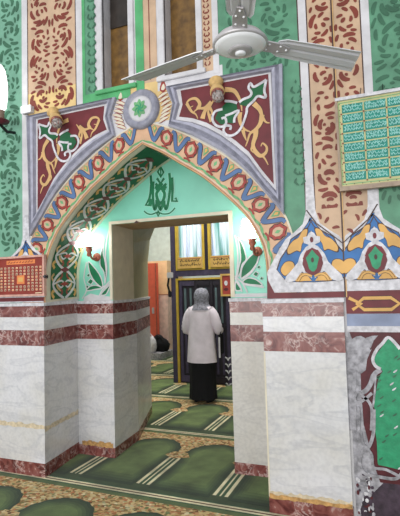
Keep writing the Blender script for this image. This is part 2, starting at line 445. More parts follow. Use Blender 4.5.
# ------------------------------------------------ painted decoration, front
def mirrorx(pts): return [(2*XC-x, z) for x, z in pts]
def leafdashes(P_, u0, u1, v0, v1, m, lift, seedn, dens=1.0, per=.62, clip=None):
    """mirror-symmetric curling leaf strokes filling a vertical strip"""
    rnd = random.Random(seedn); c = (u0+u1)/2; hw = (u1-u0)/2
    if hw < .1:
        v = v0+.03
        while v < v1-.05:
            for sg in (-1, 1):
                a = rnd.uniform(.3, .9); x = c+sg*hw*.45; L = hw*.42
                P_.stroke([(x-sg*L*.8, v-L), (x+sg*L*.3, v), (x-sg*L*.2, v+L*1.1)], hw*.30, m, lift, taper='leaf', n=2)
            if rnd.random() < .5: P_.poly([(c-.008, v+hw), (c, v+hw*.8), (c+.008, v+hw), (c, v+hw*1.3)], m, lift)
            v += hw*1.25
        return
    sp = hw*1.12; pts_used = []; cells = {}
    def centre(y):
        j = round((y-v0)/sp-.5); return hw*(.50 if j % 2 else .44), v0+(j+.5)*sp
    def near(x, y, d):
        gx_, gy_ = int(x/.04), int(y/.04)
        for i in (-1, 0, 1):
            for j in (-1, 0, 1):
                for px_, py_ in cells.get((gx_+i, gy_+j), ()):
                    if (px_-x)**2+(py_-y)**2 < d*d: return True
        return False
    tries = int(6500*(v1-v0)*hw/.26*dens)
    for t in range(tries):
        x = rnd.uniform(.04*hw, .95*hw); y = rnd.uniform(v0+.01, v1-.01)
        cx, cy = centre(y); dx, dy = x-cx, y-cy; r = math.hypot(dx, dy)
        if r < .014: continue
        a0 = math.atan2(dy, dx); L = rnd.choice((.115, .10, .08, .06, .04)) if t < tries*.6 else rnd.choice((.04, .028, .022))
        sw = L/max(r, .03); sw = min(sw, 2.2); q = []; sgn = 1 if int((y-v0)/sp) % 2 else -1
        for k in range(6):
            f = k/5-.5; a = a0+sgn*sw*f; rr = r*(1+.34*f)
            q.append((cx+rr*math.cos(a), cy+rr*math.sin(a)))
        wd_ = (.015+.24*L)*(1.0 if L > .05 else 1.1)
        if not all(.02*hw+wd_*.3 < p[0] < hw*.985 and v0+.006 < p[1] < v1-.006 for p in q): continue
        if any(near(p[0], p[1], .0235+.10*wd_) for p in q): continue
        for p in q: cells.setdefault((int(p[0]/.04), int(p[1]/.04)), []).append(p)
        for sg in (-1, 1):
            P_.stroke([(c+sg*px_, py_) for px_, py_ in q[::1]], wd_*.9, m, lift, taper='worm', n=1)
B = .002
ZTOP = 5.58
FT = 3.20       # top of the spandrel frames
pn = Paint(fA)
def vstrip(a, b, z0, z1, m, l=.003): pn.grid(a, b, z0, z1, m, l)
# left half
xg = [xa(22), xa(28), xa(76), xa(82.5)]
vstrip(WX0+.05, xg[0], 1.5, ZTOP, 'greenl'); vstrip(xg[0], xg[1], 1.9, ZTOP, 'white', .004)
vstrip(xg[1], xg[2], 3.28, ZTOP, 'tan'); vstrip(xg[1], xg[2], FT, 3.42, 'tan2', .0036)
vstrip(xg[2], xg[3], FT, ZTOP, 'white', .004)
vstrip(xg[3], xa(95), SILL-.06, ZTOP, 'green'); vstrip(xg[3], xa(130), FT, SILL-.012, 'greenframe', .006)
vstrip(xg[3], xg[3]+.03, SILL-.06, ZTOP, 'greenframe', .006)
vstrip(xa(136), xa(144), SILL-.1, ZTOP, 'greenframe', .006); vstrip(xa(144), xa(157), SILL-.1, ZTOP, 'tan')
vstrip(xa(149.5), xa(150.3), SILL, ZTOP, 'tandash', .005)
vstrip(xa(130), xa(176), 2.95, SILL-.02, 'tan2'); vstrip(xa(157), xa(222), 3.2, SILL-.0, 'white', .0036)
vstrip(xa(202), xa(213), SILL-.03, ZTOP, 'tan', .005); vstrip(xa(213), xa(219), SILL-.06, ZTOP, 'white', .006)
gx0, gx1, gw1 = xa(219), xa(299), xa(308)
vstrip(gx0, gx1, FT, ZTOP, 'green', .0025); vstrip(-.66, gx1, 1.5, FT+.01, 'green', .0012)
vstrip(gx1, gw1, 1.9, ZTOP, 'white', .004)
tx1 = xa(362); vstrip(gw1, tx1, 1.9, ZTOP, 'tan', .003); vstrip(tx1, xa(371), 1.9, ZTOP, 'white', .004)
vstrip(xa(371), WX1-.05, 1.5, ZTOP, 'green', .0025)
# thin dark outlines beside the strips
for x in (xg[1], xg[2], gw1, tx1, gx1): vstrip(x-.004, x+.004, FT if x < -2 else 1.95, ZTOP, 'line', .0048)
painted = pn.done('painted_strips', wall_front)
dz = Paint(fA)
leafdashes(dz, xg[1]+.03, xg[2]-.03, 3.24, 5.4, 'tandash', .006, 1, per=.60)
leafdashes(dz, xg[0]-.52, xg[0]-.02, 1.98, 5.4, 'greendash', .006, 2, per=.60)
leafdashes(dz, xa(226), xa(291), 3.18, 5.4, 'greendash', .006, 3, per=.60)
leafdashes(dz, gw1+.02, tx1-.02, 2.07, 5.4, 'tandash', .006, 4, per=.60)
leafdashes(dz, xa(372), xa(372)+.56, 2.1, 5.4, 'greendash', .006, 5, per=.60)
leafdashes(dz, xg[3]+.035, xg[3]+.035+.13, SILL, 5.4, 'greendash', .006, 6, per=.3)
leafdashes(dz, xa(203), xa(212), SILL, 5.4, 'tandash', .008, 7, per=.25)
leafdashes(dz, xa(286), xa(286)+.12, 2.3, 3.1, 'greendash', .006, 9, per=.3)
dz.done('painted_scrollwork', wall_front)
# plaster ridge where two coats meet on the right pier
ck = Paint(fA); xr = -.237
ck.stroke([(xr, 1.5), (xr+.002, 2.2), (xr-.002, 3.2), (xr+.002, 4.4), (xr, 5.5)], .010, 'line', .011)
ck.stroke([(xr+.009, 1.5), (xr+.011, 2.2), (xr+.007, 3.2), (xr+.011, 4.4)], .007, 'sand', .010)
ck.done('plaster_crack', wall_front)

# arch band: blue vees and red hexagons
for sg in (-1, 1):
    ab = Paint(band(sg))
    ab.grid(0, LI, 0, 1.0, 'bandbg', .002, 60, 3)
    ab.grid(0, LI, 0, .03, 'sand', .005, 60, 1); ab.grid(0, LI, .045, .06, 'red', .005, 60, 1)
    ab.grid(0, LI, .10, .125, 'cream', .005, 60, 1); ab.grid(0, LI, .97, 1.03, 'cream', .006, 60, 1)
    # scalloped green inner line
    n = 84; ab.stroke([(LI*k/n, .19+.035*math.sin(k*PI/3)) for k in range(n+1)], .055, 'lgreen', .005, smooth=False)
    U = LI/8.0
    ab2 = ab
    def st(p, w, m, l, **k):   # stroke in metres across s, scaled in t
        pts = [Vector(q) for q in p]; W_ = .235
        q3 = cat([Vector((a.x, a.y*W_)) for a in pts], False, 3) if k.get('smooth', True) else [Vector((a.x, a.y*W_)) for a in pts]
        Lp, Rp = [], []
        for i, q in enumerate(q3):
            d = (q3[min(i+1, len(q3)-1)]-q3[max(i-1, 0)]).normalized(); nn = Vector((-d.y, d.x))*w/2
            a = q+nn; b = q-nn; Lp.append((a.x, a.y/W_)); Rp.append((b.x, b.y/W_))
        ab.strip(Lp, Rp, m, l)
    for k in range(8):
        c = U*(k+.5)
        # blue V opening outwards, with ochre drop
        for lm, w, l in (('line', .036, .004), ('bandblue', .027, .006)):
            st([(c-.075, .93), (c-.05, .86), (c-.032, .62), (c-.012, .40), (c, .33)], w, lm, l)
            st([(c+.075, .93), (c+.05, .86), (c+.032, .62), (c+.012, .40), (c, .33)], w, lm, l)
            ab.poly([(c-.024, .40), (c, .25), (c+.024, .40), (c, .5)], lm, l+.0002)
        ab.poly([(c-.02, .84), (c, .62), (c+.02, .84), (c, .95)], 'lgreen', .006)
        ab.poly([(c-.011, .84), (c, .72), (c+.011, .84), (c, .9)], 'gold', .0075)
        # red hexagon ring
        h = c+U/2
        if k < 7:
            rg = [(h-.050, .60), (h-.040, .42), (h, .30), (h+.040, .42), (h+.050, .60), (h+.040, .78), (h, .92), (h-.040, .78)]
            ab.poly([(h+(a-h)*1.13, .61+(b-.61)*1.05) for a, b in rg], 'line', .0035)
            zz = []
            for q in range(16):
                a = rg[q//2]; b2 = rg[(q//2+1) % 8]; t = .5*(q % 2)
                z1 = a[0]+(b2[0]-a[0])*t; z2 = a[1]+(b2[1]-a[1])*t; kf = 1.06 if q % 2 == 0 else .90
                zz.append((h+(z1-h)*kf, .61+(z2-.61)*kf))
            ab.poly(zz, 'red', .006)
            ab.poly([(h+(a-h)*.60, .61+(b-.61)*.62) for a, b in rg], 'tan', .0072)
            ab.poly([(h-.012, .61), (h, .5), (h+.012, .61), (h, .72)], 'lgreen', .0084)
            st([(h-.03, .235), (h, .27), (h+.03, .235)], .016, 'red', .0065)
    ab.done('painted_arch_band', wall_front)

# soffit arabesque
for sg in (-1, 1):
    sf = Paint(soff(sg))
    sf.grid(0, LI, .0, 1, 'cream', .003, 60, 2)
    sf.grid(.02, LI, .12, .90, 'soffgreen', .006, 60, 2)
    W_ = YB-YA; n = 60; per = .27
    def sp(p, w, m, l, closed=False):
        q3 = cat([Vector((a, b*W_)) for a, b in p], closed, 3); Lp, Rp = [], []
        if closed: q3.append(q3[0])
        for i, q in enumerate(q3):
            d = (q3[min(i+1, len(q3)-1)]-q3[max(i-1, 0)]).normalized(); nn = Vector((-d.y, d.x))*w/2
            a = q+nn; b = q-nn; Lp.append((a.x, a.y/W_)); Rp.append((b.x, b.y/W_))
        sf.strip(Lp, Rp, m, l)
    k = 0; s0 = .02
    while s0+per < LI+.1:
        c = s0+per/2; e = min(LI, s0+per)
        for s2 in (-1, 1):
            mid_ = .51
            F2 = lambda pts: [(min(LI, a), mid_+s2*b) for a, b in pts]
            # white interlace strand
            sp(F2([(s0, .02), (s0+per*.22, .22), (c, .33), (s0+per*.78, .22), (e, .02)]), .026, 'white', .009)
            sp(F2([(s0+per*.5, .33), (s0+per*.62, .10), (s0+per*.5, .02), (s0+per*.38, .10), (s0+per*.5, .2)]), .016, 'white', .010)
            # gold curls, red hearts
            sp(F2([(s0+per*.05, .30), (s0+per*.20, .36), (s0+per*.30, .28), (s0+per*.22, .20)]), .03, 'gold', .008)
            sp(F2([(s0+per*.28, .10), (s0+per*.40, .20), (s0+per*.58, .22), (s0+per*.70, .12)]), .022, 'sand', .0085)
            sp(F2([(s0+per*.10, .12), (s0+per*.22, .06), (s0+per*.34, .12)]), .02, 'red', .0085)
            sp(F2([(s0+per*.66, .14), (s0+per*.80, .07), (s0+per*.93, .10)]), .02, 'red', .0085)
            sp(F2([(s0+per*.60, .30), (s0+per*.74, .37), (s0+per*.86, .30)]), .022, 'sand', .0082)
            sf.poly(F2([(s0+per*.42, .0), (s0+per*.5, .14), (s0+per*.58, .0), (s0+per*.5, -.005)]), 'red', .011)
            sf.poly(F2([(s0+per*.9, .0), (s0+per*1.0, .15), (s0+per*1.1, .0), (s0+per, -.005)]) if e == s0+per and s0+per*1.1 < LI else F2([(s0, 0), (s0+.01, .05), (s0+.02, 0)]), 'maroon', .011)
        s0 += per
    sf.done('painted_soffit', wall_front)

# ----------------------------------------- spandrel panels and grey mouldings
C5 = crop(200, 70, 3.967); C6 = crop(160, 70, 3.077)
def dz_(pts): return [(XZ(x, y, YA)[0]-XC, XZ(x, y, YA)[1]) for x, y in pts]
maro = dz_([(181, 91), (268.5, 74.5), (274, 184.5), (262, 170), (249, 152), (236, 141), (221, 130.5), (207, 123), (193, 118.5), (179.5, 117), (183, 105)])
fr_in = dz_([(176.5, 90), (271, 72.5), (276.5, 191), (262, 175), (249, 157), (236, 146), (221, 135), (207, 127.5), (193, 122.5), (176, 120), (180, 105)])
fr_out = dz_([(167, 88.2), (283, 65.5), (284.5, 215), (270, 198), (255, 180), (238, 163), (222, 151), (207.5, 143), (193, 135.5), (170, 127.5), (174, 105)])
WG = ['gold']
def spandrel(sg):
    T = lambda pts: [(XC+sg*d, z) for d, z in pts]
    tp = Paint(fA)
    tp.poly(T(fr_in), 'white', .007); tp.poly(T(maro), 'maroon', .009)
    c5 = lambda pts: T(dz_(C5(pts))); c6 = lambda pts: T(dz_(C6(pts)))
    def gs(pts, w=.022, tap='end', m='sand'):
        tp.stroke(pts, w*1.35+.010, 'line', .0105, taper=tap); tp.stroke(pts, w*1.35, m, .012, taper=tap)
    gs(c5([(215, 135), (238, 158), (248, 185), (262, 208), (278, 212)]), .030)
    gs(c5([(248, 180), (240, 215), (222, 238), (200, 255), (190, 285), (182, 305)]), .028)
    gs(c5([(222, 238), (222, 262), (212, 300), (228, 330), (255, 348), (272, 378)]), .032)
    gs(c5([(215, 318), (240, 342), (262, 330), (266, 308), (250, 292), (243, 305)]), .026)
    gs(c5([(212, 300), (205, 318), (214, 330)]), .018)
    gs(c5([(172, 238), (178, 262), (186, 282)]), .024); gs(c5([(160, 170), (160, 205), (176, 235), (210, 250)]), .028)
    gs(c5([(100, 80), (135, 84), (155, 110), (165, 140), (168, 165)]), .030)
    gs(c5([(12, 195), (22, 165), (45, 140), (60, 115)]), .030); gs(c5([(40, 150), (50, 170), (40, 185)]), .02)
    gs(c6([(160, 100), (140, 118), (120, 120), (104, 132)]), .026); gs(c6([(118, 122), (124, 105), (112, 90), (95, 92), (84, 104), (92, 116), (104, 112)]), .024)
    gs(c6([(84, 104), (98, 128), (112, 138), (118, 152)]), .02); gs(c6([(160, 160), (150, 130), (160, 110)]), .022)
    g1 = c5([(262, 48), (232, 68), (208, 68), (200, 90), (206, 104), (165, 124), (158, 140), (188, 146), (216, 128), (226, 110), (246, 108), (256, 84)])
    g2 = c5([(75, 165), (108, 130), (146, 132), (152, 168), (128, 196), (106, 216), (84, 218), (62, 195)])
    g3 = c5([(104, 190), (128, 178), (156, 166), (140, 190), (136, 214), (114, 212)])
    tp.poly(g1, 'soffgreen', .0135); tp.poly(g2, 'soffgreen', .0135); tp.poly(g3, 'soffgreen', .0142)
    for pts in ([(265, 42), (236, 60), (214, 70), (202, 56), (195, 74), (206, 92), (200, 108), (172, 120), (158, 132)],
                [(265, 42), (257, 84), (262, 112), (232, 107), (214, 126), (190, 150), (186, 176), (165, 232), (140, 258), (112, 262), (96, 244), (104, 224), (124, 226), (122, 240)],
                [(92, 158), (62, 168), (52, 196), (64, 220), (88, 228), (106, 214), (102, 192), (88, 196)],
                [(102, 184), (126, 176), (156, 164), (140, 192), (138, 212)], [(100, 126), (128, 128), (150, 134)]):
        tp.stroke(c5(pts), .019, 'oldwhite', .016)
    tp.done('spandrel_panel', wall_front)
    # raised grey moulding
    bm = bmesh.new(); fo, fi = T(fr_out), T(fr_in)
    for (k0, o, i, m0) in ((0, 0, .0, 0),):
        prof = [(0, .001), (0.0, .035), (.22, .05), (.42, .034), (.60, .05), (.85, .04), (1.0, .001)]
        rows = []
        for t, l in prof:
            rows.append([Vector((a[0]+(b[0]-a[0])*t, YA-l, a[1]+(b[1]-a[1])*t)) for a, b in zip(fo, fi)])
        for j, (r1, r2) in enumerate(zip(rows, rows[1:])):
            loft(bm, [r1, r2], closed=True, mi=(0, 0, 1, 1, 0, 0)[j], smooth=False)
    bmesh.ops.recalc_face_normals(bm, faces=bm.faces)
    return bm
for i, sg in enumerate((1, -1)):
    tag(link('trim_%d' % (2+i), spandrel(sg), ['frame', 'frame2']), kind='structure')

# medallion at the crown
mc = P(142, 110, YA); bm = bmesh.new()
lathe(bm, [(.165, 0), (.168, .02), (.15, .045), (.125, .05), (.108, .035)], (mc.x, YA, mc.z), (0, -1, 0), 36, 0)
lathe(bm, [(.108, .0), (.108, .036), (.09, .042), (.01, .044)], (mc.x, YA, mc.z), (0, -1, 0), 36, 1)
md = link('trim_4', bm, ['frame2', 'white']); tag(md, kind='structure')
rs = Paint(lambda u, v, l: Vector((mc.x+u, YA-.044-l, mc.z+v)))
rs.poly([((.058+.010*math.cos(8*a))*math.cos(a), (.066+.010*math.cos(8*a))*math.sin(a)) for a in [2*PI*k/64 for k in range(64)]], 'lgreen', .002)
for k in range(6):
    a = 2*PI*k/6; rs.stroke([(0, 0), (.025*math.cos(a), .028*math.sin(a)), (.045*math.cos(a+.5), .05*math.sin(a+.5))], .012, 'emerald', .004, taper='leaf')
rs.done('green_rosette', md)
# twisted rope ornaments beside the medallion
rp = Paint(fA)
for sg in (-1, 1):
    for k in range(7):
        z = 2.955+k*.034; c = mc.x+sg*(.235-.012*abs(k-3))
        for w, m_, l in ((.034, 'red', .006), (.022, 'cream', .008)):
            rp.stroke([(c-sg*.045, z-.016), (c, z+.008), (c+sg*.045, z+.018)], w, m_, l, taper='leaf')
    c = mc.x+sg*.20
    rp.poly([(c-.03, 3.21), (c, 3.185), (c+.03, 3.21), (c+.012, 3.27), (c-.01, 3.275)], 'red', .006, True)
    rp.poly([(c-.018, 3.215), (c, 3.20), (c+.018, 3.215), (c+.006, 3.255)], 'cream', .008, True)
rp.done('painted_rope', wall_front)

# ------------------------------------------------- fleur panels above the dado
CF = crop(265, 200, 2.963)
axu = P(312, 240, YA).x
def fx(pts): return [(XZ(x, y, YA)[0]-axu, XZ(x, y, YA)[1]) for x, y in CF(pts)]
def sym(h): return h+[(-x, z) for x, z in reversed(h)]
Lh = [(140, 52), (128, 66), (110, 92), (76, 116), (68, 140), (46, 172), (28, 206), (64, 243), (140, 244)]
hw = [(0-.03, 2.16), (-.03, 2.10)]
outl = [(-.028, 2.30), (-.034, 2.11)]+fx([(112, 72), (88, 95), (62, 116), (44, 145), (26, 178), (4, 216), (10, 238), (44, 272)])
cT = fx([(140, 244)])[0][1]; cB = fx([(140, 272)])[0][1]
HWID = .243
def clampx(h, lim): return [(max(-lim, x), z) for x, z in h]
def fleur(ax, lim, lo=1.0, lim_out=.33):
    fp = Paint(fA); T = lambda pts: [(ax+x, z) for x, z in pts]
    ou = clampx(outl[:-1], lim_out)+[(-lim_out+.05, cB)]
    fp.poly(T(sym(ou)), 'oldwhite', .008)
    fp.poly(T(sym(clampx(fx(Lh), lim))), 'line', .0095)
    fp.poly(T(sym([(x*.97, z-.006 if z > cT+.02 else z+.004) for x, z in clampx(fx(Lh), lim)])), 'blue', .011)
    for s in (1, -1):
        S = lambda pts: [(ax+s*x, z) for x, z in clampx(fx(pts), lim)]
        def g(pts, m_='gold', l=.014):
            q = S(pts); cx = sum(p[0] for p in q)/len(q); cz = sum(p[1] for p in q)/len(q)
            fp.poly([(cx+(p[0]-cx)*1.1, cz+(p[1]-cz)*1.1) for p in q], 'line', l-.0015, True); fp.poly(q, m_, l, True)
        g([(126, 88), (112, 92), (100, 112), (82, 124), (68, 146), (72, 160), (94, 150), (106, 152), (110, 132), (122, 112)])
        g([(72, 182), (58, 188), (48, 208), (60, 224), (76, 212), (88, 200), (84, 186)])
        g([(92, 240), (96, 226), (112, 216), (126, 222), (134, 238), (118, 240)])
        fp.stroke(S([(138, 60), (126, 84), (104, 100), (84, 122)]), .006, 'line', .0128)
        fp.poly(S([(140, 128), (122, 140), (106, 162), (98, 186), (82, 206), (64, 226), (60, 240), (74, 245), (92, 238), (104, 220), (112, 212), (124, 224), (140, 232)]), 'oldwhite', .016)
        fp.stroke(S([(140, 226), (122, 220), (108, 226), (100, 240)]), .020, 'line', .0165); fp.stroke(S([(140, 226), (122, 220), (108, 226), (100, 240)]), .014, 'gold', .0172)
        fp.stroke(S([(126, 150), (120, 160), (114, 176)]), .008, 'red', .0175)
    fp.poly(T(sym(fx([(140, 92), (130, 100), (126, 108), (114, 112), (116, 128), (128, 132), (140, 140)]))), 'oldwhite', .0175)
    fp.poly(T(sym(fx([(140, 142), (126, 150), (116, 168), (112, 190), (122, 214), (140, 222)]))), 'maroon', .0185)
    fp.poly(T(sym(fx([(140, 148), (132, 160), (122, 172), (128, 190), (132, 204), (140, 212)]))), 'emerald', .020)
    fp.ell((ax, fx([(140, 178)])[0][1]), .010, .018, 'line', .0215); fp.ell((ax, fx([(140, 118)])[0][1]), .012, .020, 'maroon', .0195)
    fp.poly(T(sym(fx([(140, 240), (134, 232), (130, 240)]))), 'gold', .0185)
    return fp
ax2 = axu+2*(xr-axu)
for ax in (axu, ax2, -2.985):
    fleur(ax, .26 if ax > -2 else .17, lim_out={axu: .33, ax2: .24}.get(ax, .205)).done('fleur_panel', wall_front)
# tan point below each strip, maroon foot
tp = Paint(fA)
for sg in (1,):
    T = lambda pts: [(XC+sg*(x-XC), z) for x, z in pts]
    z0, z1 = cB-.002, 1.50
    tp.poly(T([(-.81+.03, 1.5), (xr, 1.5), (xr, z0), (-.70, z0), (-.775, 1.67)]), 'maroon', .0065)
    tp.poly(T([(xr-.235, 2.12), (xr-.17, 2.02), (xr-.10, 1.96), (xr, 1.87), (xr+.10, 1.96), (xr+.17, 2.02), (xr+.235, 2.12)]), 'tan', .0075)
    tp.stroke(T([(xr-.235, 2.12), (xr-.17, 2.02), (xr-.10, 1.96), (xr, 1.87), (xr+.10, 1.96), (xr+.17, 2.02), (xr+.235, 2.12)]), .008, 'line', .0125, smooth=False)
    for x, z, a in ((-.10, 2.04, 1), (.10, 2.04, 2), (-.04, 1.98, 0), (.05, 1.95, 2.5), (-.15, 2.07, 2), (.15, 2.07, 1), (0.02, 2.08, .6)):
        tp.stroke(T([(xr+x-.025*math.cos(a), z-.025*math.sin(a)), (xr+x+.006, z+.006), (xr+x+.025*math.cos(a), z+.025*math.sin(a))]), .022, 'tandash', .0095, taper='leaf')
tp.done('painted_foot_band', wall_front)

# ------------------------------------------- old painted dado right of the pier
CR = crop(330, 280, 5.714); CS = crop(330, 340, 5.714); CT = crop(330, 420, 5.375)
YR = YA
def rx(c, pts): return [XZ(x, y, YR) for x, y in c(pts)]
od = Paint(fA); X0 = -.235
zz = lambda y: XZ(372, y, YR)[1]
od.grid(X0, WX1-.1, 0, 1.55, 'plast', .004)
od.grid(X0, WX1-.1, zz(283.5), zz(290), 'oldwhite', .006)
od.grid(X0, WX1-.1, zz(313.5), zz(289.8), 'maroon', .007)
od.grid(X0, WX1-.1, zz(326), zz(313.8), 'bluegrey', .007)
od.grid(X0, WX1-.1, zz(332), zz(326), 'oldwhite', .0065)
# interlaced ochre hexagon chain
zt, zb = zz(298), zz(309.5); zm = (zt+zb)/2; LH = .275
for k in range(-1, 8):
    a = X0+.13+k*LH
    if k >= 0:
        h1 = [(a-.06, zm), (a-.015, zt), (a+.155, zt), (a+.205, zm), (a+.155, zb), (a-.015, zb)]
        h1 = [(max(x, X0+.008), z) for x, z in h1]
        od.stroke(h1, .030, 'line', .009, smooth=False, closed=True); od.stroke(h1, .022, 'gold', .0105, smooth=False, closed=True)
        od.poly([(a+.205, zm), (a+.24, zm+.022), (a+.275-.06, zm)], 'gold', .010)
        od.poly([(a+.215, zm), (a+.235, zm+.02), (a+.255, zm), (a+.235, zm-.02)], 'blue', .012)
od.stroke([(X0+.02, zt+.004), (X0+.10, zm), (X0+.04, zb)], .022, 'gold', .012, smooth=False)
# dark field with green panel
dt, db = zz(331.5), zz(481)
dark = rx(CR, [(84, 295), (400, 296)])+[(WX1-.1, dt), (WX1-.1, db)]+rx(CT, [(376, 310), (345, 330), (210, 320)])
od.poly([(X0+.012, dt), (WX1-.1, dt), (WX1-.1, db), (X0+.16, db), (X0+.13, db+.1), (X0+.075, .66), (X0+.07, .9), (X0+.075, 1.07)], 'dmaroon', .006)
od.poly([(X0, .012), (WX1-.1, .012), (WX1-.1, db), (X0+.18, db), (X0+.09, db-.1), (X0+.06, .2)], 'darkplast', .006)
# ragged plaster edge
od.poly(rx(CR, [(88, 318), (120, 340), (150, 322), (175, 318), (200, 330), (222, 345), (230, 400)])+rx(CS, [(238, 50), (212, 110), (205, 170), (180, 190), (148, 168), (152, 250), (142, 300), (150, 380), (150, 514), (100, 514), (96, 100), (92, 0)]), 'plast', .0085)
od.poly(rx(CR, [(205, 330), (240, 318), (275, 316), (250, 345), (232, 390)]), 'plast', .0087)
G = rx(CS, [(325, 2), (300, 35), (268, 75), (250, 112), (262, 142), (290, 160), (302, 178), (285, 200), (275, 230), (262, 300), (250, 372), (258, 400), (258, 514)])+rx(CT, [(252, 120), (256, 228), (260, 238), (300, 246)])
gx = G[-1]
G2 = G+[(X0+.95, gx[1]-.01), (X0+1.0, .9), (X0+.62, 1.13), (X0+.45, 1.2), (X0+.36, 1.18), (X0+.33, 1.09)]
od.poly(rx(CS, [(335, -10), (372, 20), (400, 50)])+[(X0+.5, 1.0), (X0+.9, .9), (X0+.9, .30)]+[G[-1]]+list(reversed(G)), 'emerald', .011)
# worn white outline
od.stroke(rx(CS, [(400, 50), (368, 12), (332, -16), (300, 18), (268, 52), (245, 104), (258, 144), (290, 164)]), .020, 'oldwhite', .014)
od.stroke(rx(CS, [(292, 168), (266, 182), (246, 206), (234, 244), (210, 282), (182, 300)]), .030, 'plast', .013)
od.stroke(rx(CS, [(240, 300), (200, 335), (160, 355), (140, 330), (158, 296), (190, 320), (222, 350), (240, 400), (236, 514)]), .019, 'plast', .014)
od.stroke(rx(CS, [(262, 180), (255, 300), (246, 380)]), .012, 'plast', .0135)
od.stroke(rx(CT, [(236, -60), (234, 60), (215, 130), (190, 155), (168, 175), (160, 230), (190, 285), (260, 300), (345, 312), (380, 290), (400, 250)]), .021, 'plast', .014)
od.stroke(rx(CT, [(165, 60), (175, 120), (200, 150), (225, 185), (235, 250), (300, 262), (376, 300)]), .018, 'plast', .0142)
od.stroke(rx(CS, [(162, 380), (168, 440), (165, 514)]), .014, 'plast', .014)
rnd = random.Random(5)
for k in range(120):                       # stamped strokes of darker green
    x = X0+.17+rnd.random()*.7; z = .36+rnd.random()*.78
    if z > 1.15-(x-X0)*.05 or (z > 1.08 and x < X0+.25): continue
    od.stroke([(x-.012, z-.008), (x, z), (x+.013, z+.012)], .010, 'greendash' if rnd.random() < .9 else 'oldwhite', .013, taper='leaf', n=2)
for k in range(60):
    x = X0+.015+rnd.random()*.1; z = .02+rnd.random()*.33
    od.ell((x, z), .005+.008*rnd.random(), .006+.012*rnd.random(), rnd.choice(['oldwhite', 'plast', 'darkplast', 'dmaroon']), .012, 7)
od.done('old_painted_dado', wall_front)

# -------------------------------------------------------- recess decoration
rp = Paint(fB); Q = lambda c, pts: [XZ(x, y, YB) for x, y in c(pts)]
CL = crop(45, 220, 5.714); CRr = crop(225, 220, 6.07)
def leaf(c, pts, w=.020, m_='deep'):
    q = Q(c, pts); rp.poly(q, 'mint2', .004, True)
    rp.poly(q, m_, .0055, True); rp.stroke(q, w*.55, 'white', .008, closed=True)
# right recess leaves
leaf(CRr, [(98, 352), (102, 300), (120, 262), (160, 215), (216, 178), (214, 205), (196, 258), (160, 310), (120, 342)])
leaf(CRr, [(78, 345), (84, 290), (96, 240), (92, 180), (84, 130), (74, 100), (108, 150), (128, 215), (128, 245), (106, 270), (94, 320)])
leaf(CRr, [(108, 378), (140, 352), (190, 362), (228, 396), (180, 394), (140, 390)])
leaf(CRr, [(66, 375), (66, 425), (100, 424), (84, 395)])
for pts in ([(60, 340), (74, 352), (110, 384), (138, 440)], [(62, 352), (90, 392), (104, 436)], [(108, 378), (125, 392), (180, 400), (238, 408)], [(62, 92), (76, 170), (80, 260), (70, 350)], [(100, 360), (150, 330), (190, 275), (214, 205), (238, 170)]):
    rp.stroke(Q(CRr, pts), .014, 'white', .009)
for cx, cy, s in ((206, 286, 12), (188, 328, 20), (222, 355, 12)):
    rp.poly(Q(CRr, [(cx-s, cy+4), (cx, cy-s), (cx+s, cy-6), (cx+4, cy+s)]), 'white', .0065); rp.poly(Q(CRr, [(cx-s*.7, cy+3), (cx, cy-s*.7), (cx+s*.7, cy-4), (cx+3, cy+s*.7)]), 'deep', .008)
# left recess leaves
leaf(CL, [(345, 362), (340, 300), (318, 260), (318, 210), (330, 150), (342, 110), (334, 180), (346, 240), (352, 310)])
leaf(CL, [(330, 385), (290, 355), (262, 310), (250, 262), (252, 238), (276, 262), (306, 300), (326, 340)])
leaf(CL, [(238, 402), (262, 378), (300, 374), (328, 390), (290, 396), (262, 402)])
leaf(CL, [(322, 428), (340, 402), (372, 372), (368, 392), (350, 425)])
for pts in ([(330, 386), (350, 372), (372, 350)], [(310, 440), (330, 400), (372, 362)], [(345, 362), (356, 280), (348, 200), (358, 100), (375, 40)], [(215, 450), (240, 400), (225, 330), (240, 240)]):
    rp.stroke(Q(CL, pts), .012, 'white', .009)
for cx, cy, s in ((262, 352, 20), (250, 316, 11), (242, 382, 11)):
    rp.poly(Q(CL, [(cx-s, cy+4), (cx, cy-s), (cx+s, cy-6), (cx+4, cy+s)]), 'white', .0065); rp.poly(Q(CL, [(cx-s*.7, cy+3), (cx, cy-s*.7), (cx+s*.7, cy-4), (cx+3, cy+s*.7)]), 'deep', .008)
# washed mint areas and the pale band at the dado
rp.poly(Q(CL, [(220, 470), (225, 440), (262, 420), (300, 430), (375, 438), (378, 470)]), 'white', .0035)
rp.grid(XC-1.0, OX0-.02, 1.50, 1.515, 'white', .010); rp.grid(OX1+.02, XC+1.0, 1.50, 1.53, 'white', .010)
# calligraphic emblem above the doorway
CC = crop(120, 160, 5)
def cal(pts, w, closed=False, sm=True):
    q = Q(CC, pts); rp.stroke(q, w/230+.014, 'mint2', .004, closed=closed, smooth=sm); rp.stroke(q, w/230, 'deep', .006, closed=closed, smooth=sm)
cal([(205, 34), (190, 60), (206, 86), (219, 62)], 5, True, False); cal([(204, 40), (206, 84)], 3, sm=False)
cal([(186, 92), (204, 118), (222, 92)], 6, sm=False); cal([(180, 118), (205, 145), (232, 118)], 6)
cal([(176, 136), (196, 146), (184, 168), (190, 200), (204, 218), (218, 200), (224, 168), (214, 146), (234, 134)], 7)
cal([(182, 152), (200, 132), (216, 120)], 5); cal([(228, 152), (212, 136), (194, 120)], 5)
cal([(155, 78), (158, 120), (154, 165), (148, 195), (130, 226), (160, 226)], 6, sm=False)
cal([(168, 108), (166, 160), (168, 225), (176, 248), (184, 226), (184, 200)], 6)
